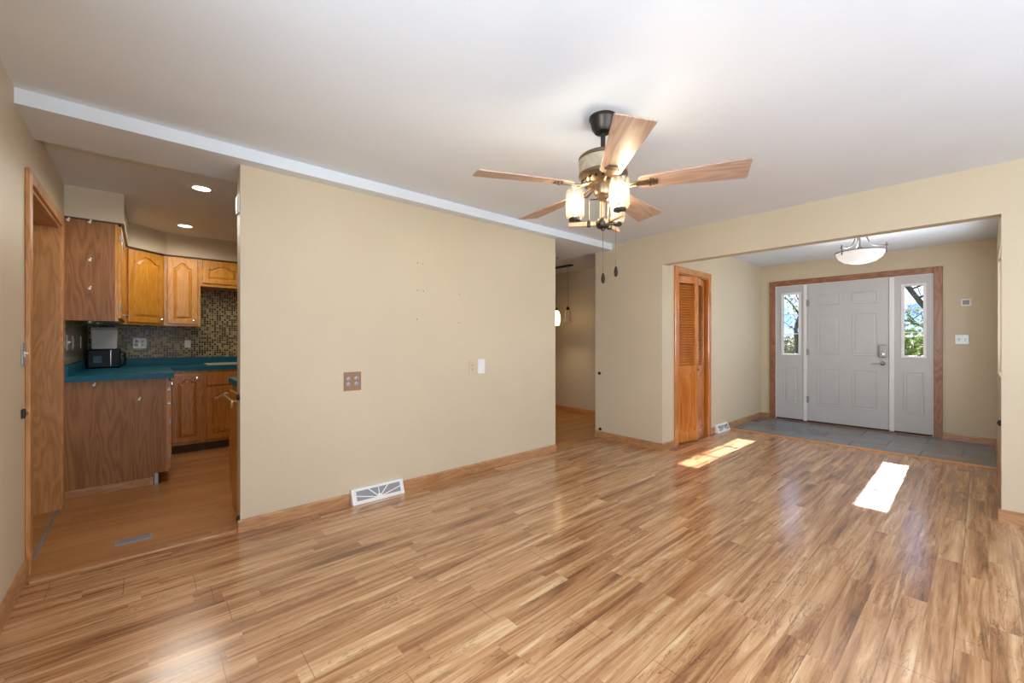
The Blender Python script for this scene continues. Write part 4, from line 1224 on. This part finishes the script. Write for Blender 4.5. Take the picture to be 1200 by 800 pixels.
def pendants():
    x = 5.02
    t = thing('pendant_light', (x, 4.43, ZC), 'dark bar pendant fixture with two glass shades in the hall', 'pendant light')
    m = MB().box(x - 0.03, x + 0.03, 4.26, 4.78, ZC - 0.028, ZC)
    m.build('canopy_bar', M['bronze'], t, 0.01, seg=3)
    for y, z0, z1, lit in ((4.60, 1.485, 1.725, True), (4.355, 1.535, 1.725, False)):
        cd = MB().tube([(x, y, ZC - 0.02), (x, y, z1 + 0.03)], 0.003, 6).build('cord', M['cord'], t)
        MB().lathe([(0.006, z1 + 0.05), (0.022, z1 + 0.03), (0.028, z1 - 0.005), (0.024, z1 - 0.01)], (x, y, 0), seg=18).build('socket_cap', M['bronze'], cd, smooth=True)
        if lit:
            prof = [(0.024, z1), (0.048, z1 - 0.03), (0.066, z1 - 0.10), (0.066, z1 - 0.15), (0.050, z0), (0.046, z0), (0.062, z1 - 0.15), (0.062, z1 - 0.10), (0.044, z1 - 0.03), (0.022, z1 - 0.004)]
        else:
            prof = [(0.024, z1), (0.036, z1 - 0.03), (0.040, z1 - 0.10), (0.052, z0 + 0.03), (0.072, z0), (0.069, z0), (0.049, z0 + 0.03), (0.037, z1 - 0.10), (0.033, z1 - 0.03), (0.022, z1 - 0.004)]
        MB().lathe(prof, (x, y, 0), seg=28, caps=False).build('glass_shade', M['pend_on' if lit else 'pend_off'], cd, smooth=True)['label'] = 'glowing white egg shade' if lit else 'flared unlit glass shade'
        if lit:
            d = bpy.data.lights.new('pendant_bulb', 'POINT'); d.energy = PENDANT_W; d.color = (1, .78, .5); d.shadow_soft_size = 0.03
            o = bpy.data.objects.new('pendant_bulb', d); o.location = (x, y, z0 + 0.06); COL.objects.link(o)
pendants()
t = thing('ceiling_vent', (4.16, 3.86, ZS), 'small round grey vent in the low hall ceiling', 'vent')
MB().lathe([(0.07, 0), (0.066, -0.008), (0.03, -0.012), (0, -0.012)], (4.16, 3.86, ZS), seg=24).build('cover', M['greyplate'], t, smooth=True)

# ------------------------------------------------------------------ outside the front door
struct(MB().box(XD + 0.14, 60, -30, 40, -0.5, -0.3).build('ground', M['lawn']), 'green lawn outside the front door', 'ground')
struct(MB().box(XD + 0.14, 9.4, -0.8, 3.4, -0.3, -0.06).build('porch', M['concrete']), 'pale concrete stoop outside the front door', 'porch')

def twigs(mb, pts, r, rng, depth=2):
    """a crooked limb with side twigs"""
    mb.tube(pts, r, 6, r * 0.45)
    if depth == 0: return
    for i in range(len(pts) - 1):
        a, b = Vector(pts[i]), Vector(pts[i + 1])
        for _ in range(2):
            p = a.lerp(b, rng.random())
            d = Vector((rng.uniform(-.6, .6), rng.uniform(-1, 1), rng.uniform(-0.1, 1))).normalized()
            ln_ = rng.uniform(0.25, 0.7) * (0.6 + depth * 0.35)
            q = [p]
            for s in range(3):
                d = (d + Vector((rng.uniform(-.3, .3), rng.uniform(-.4, .4), rng.uniform(-.1, .35)))).normalized()
                q.append(q[-1] + d * ln_ / 3)
            twigs(mb, q, r * 0.32, rng, depth - 1)

def leaves(mb, n, center, rad, size, rng, bias=1.0):
    c = Vector(center)
    for _ in range(n):
        while True:
            v = Vector((rng.uniform(-1, 1), rng.uniform(-1, 1), rng.uniform(-1, 1)))
            if 0.25 < v.length < 1: break
        p = c + Vector((v.x * rad[0], v.y * rad[1], v.z * rad[2]))
        u = Vector((rng.uniform(-1, 1), rng.uniform(-1, 1), rng.uniform(-1, 1))).normalized()
        w = u.cross(Vector((rng.uniform(-1, 1), rng.uniform(-1, 1), rng.uniform(-1, 1)))).normalized()
        s = size * rng.uniform(0.6, 1.3)
        mb.poly([p - u * s, p + w * s * 0.5, p + u * s, p - w * s * 0.5])

def bare_tree(loc, limbs, leaf_spots, label, seed):
    rng = random.Random(seed)
    t = thing('tree', loc, label, 'tree')
    m = MB()
    for pts, r, dp in limbs: twigs(m, [Vector(p) for p in pts], r, rng, dp)
    m.build('trunk', M['bark'], t)
    m = MB()
    for c, rad, n in leaf_spots: leaves(m, n, c, rad, 0.06, rng)
    m.build('foliage', M['leaf'], t)
# left sidelight tree (about 15 m away)
bare_tree((15, 3.75, -0.3), [([(15, 3.72, -0.3), (15, 3.78, 0.8), (15, 3.82, 1.6), (15, 3.62, 2.3), (15, 3.50, 3.2)], 0.07, 2),
                             ([(15, 3.80, 1.3), (15.1, 3.60, 1.75), (15.2, 3.35, 2.1), (15.2, 3.1, 2.6)], 0.04, 2),
                             ([(15, 3.70, 2.0), (15, 3.9, 2.35), (15, 4.1, 2.6)], 0.035, 1)],
          [((15.2, 3.8, 2.2), (0.5, 0.6, 0.7), 120)], 'thin bare branching tree seen through the left sidelight', 3)
bare_tree((14, 0.35, -0.3), [([(14, 0.35, -0.3), (14, 0.42, 1.0), (14, 0.70, 1.72), (14, 0.98, 2.12), (14, 1.25, 2.6), (14, 1.45, 3.2)], 0.085, 2),
                             ([(14, 0.55, 1.35), (14.2, 0.85, 1.5), (14.3, 1.18, 1.72), (14.4, 1.5, 1.8)], 0.04, 2),
                             ([(14, 0.42, 1.0), (13.9, 0.60, 2.0), (13.9, 0.86, 2.35), (13.9, 1.0, 2.9)], 0.05, 1)],
          [((14.4, 1.1, 1.7), (0.5, 0.7, 0.35), 160)], 'dark leaning tree seen through the right sidelight', 5)
def bush(loc, rad, label, mat, seed, n=2600):
    rng = random.Random(seed)
    t = thing('bush', loc, label, 'bush')
    c = (loc[0], loc[1], loc[2] + rad[2] * 0.9)
    m = MB(); leaves(m, n, c, rad, 0.085, rng); m.build('foliage', M[mat], t)
    m = MB()
    for k in range(7):
        a = 2 * PI * k / 7
        m.tube([Vector(loc), Vector(loc) + Vector((math.cos(a) * rad[0] * .3, math.sin(a) * rad[1] * .3, rad[2] * .8)), Vector(loc) + Vector((math.cos(a) * rad[0] * .6, math.sin(a) * rad[1] * .6, rad[2] * 1.4))], 0.03, 6, 0.01)
    m.build('stems', M['bark'], t)
bush((16.5, 1.4, -0.3), (0.9, 1.3, 1.0), 'leafy yellow-green bush outside the right sidelight', 'leaf', 11)
bush((18, 4.9, -0.3), (1.0, 1.7, 0.95), 'olive green bush outside the left sidelight', 'leaf2', 12)
bush((24, 3.2, -0.3), (1.4, 5.5, 0.85), 'long pale hedge further back outside the door', 'leaf2', 13, 4200)
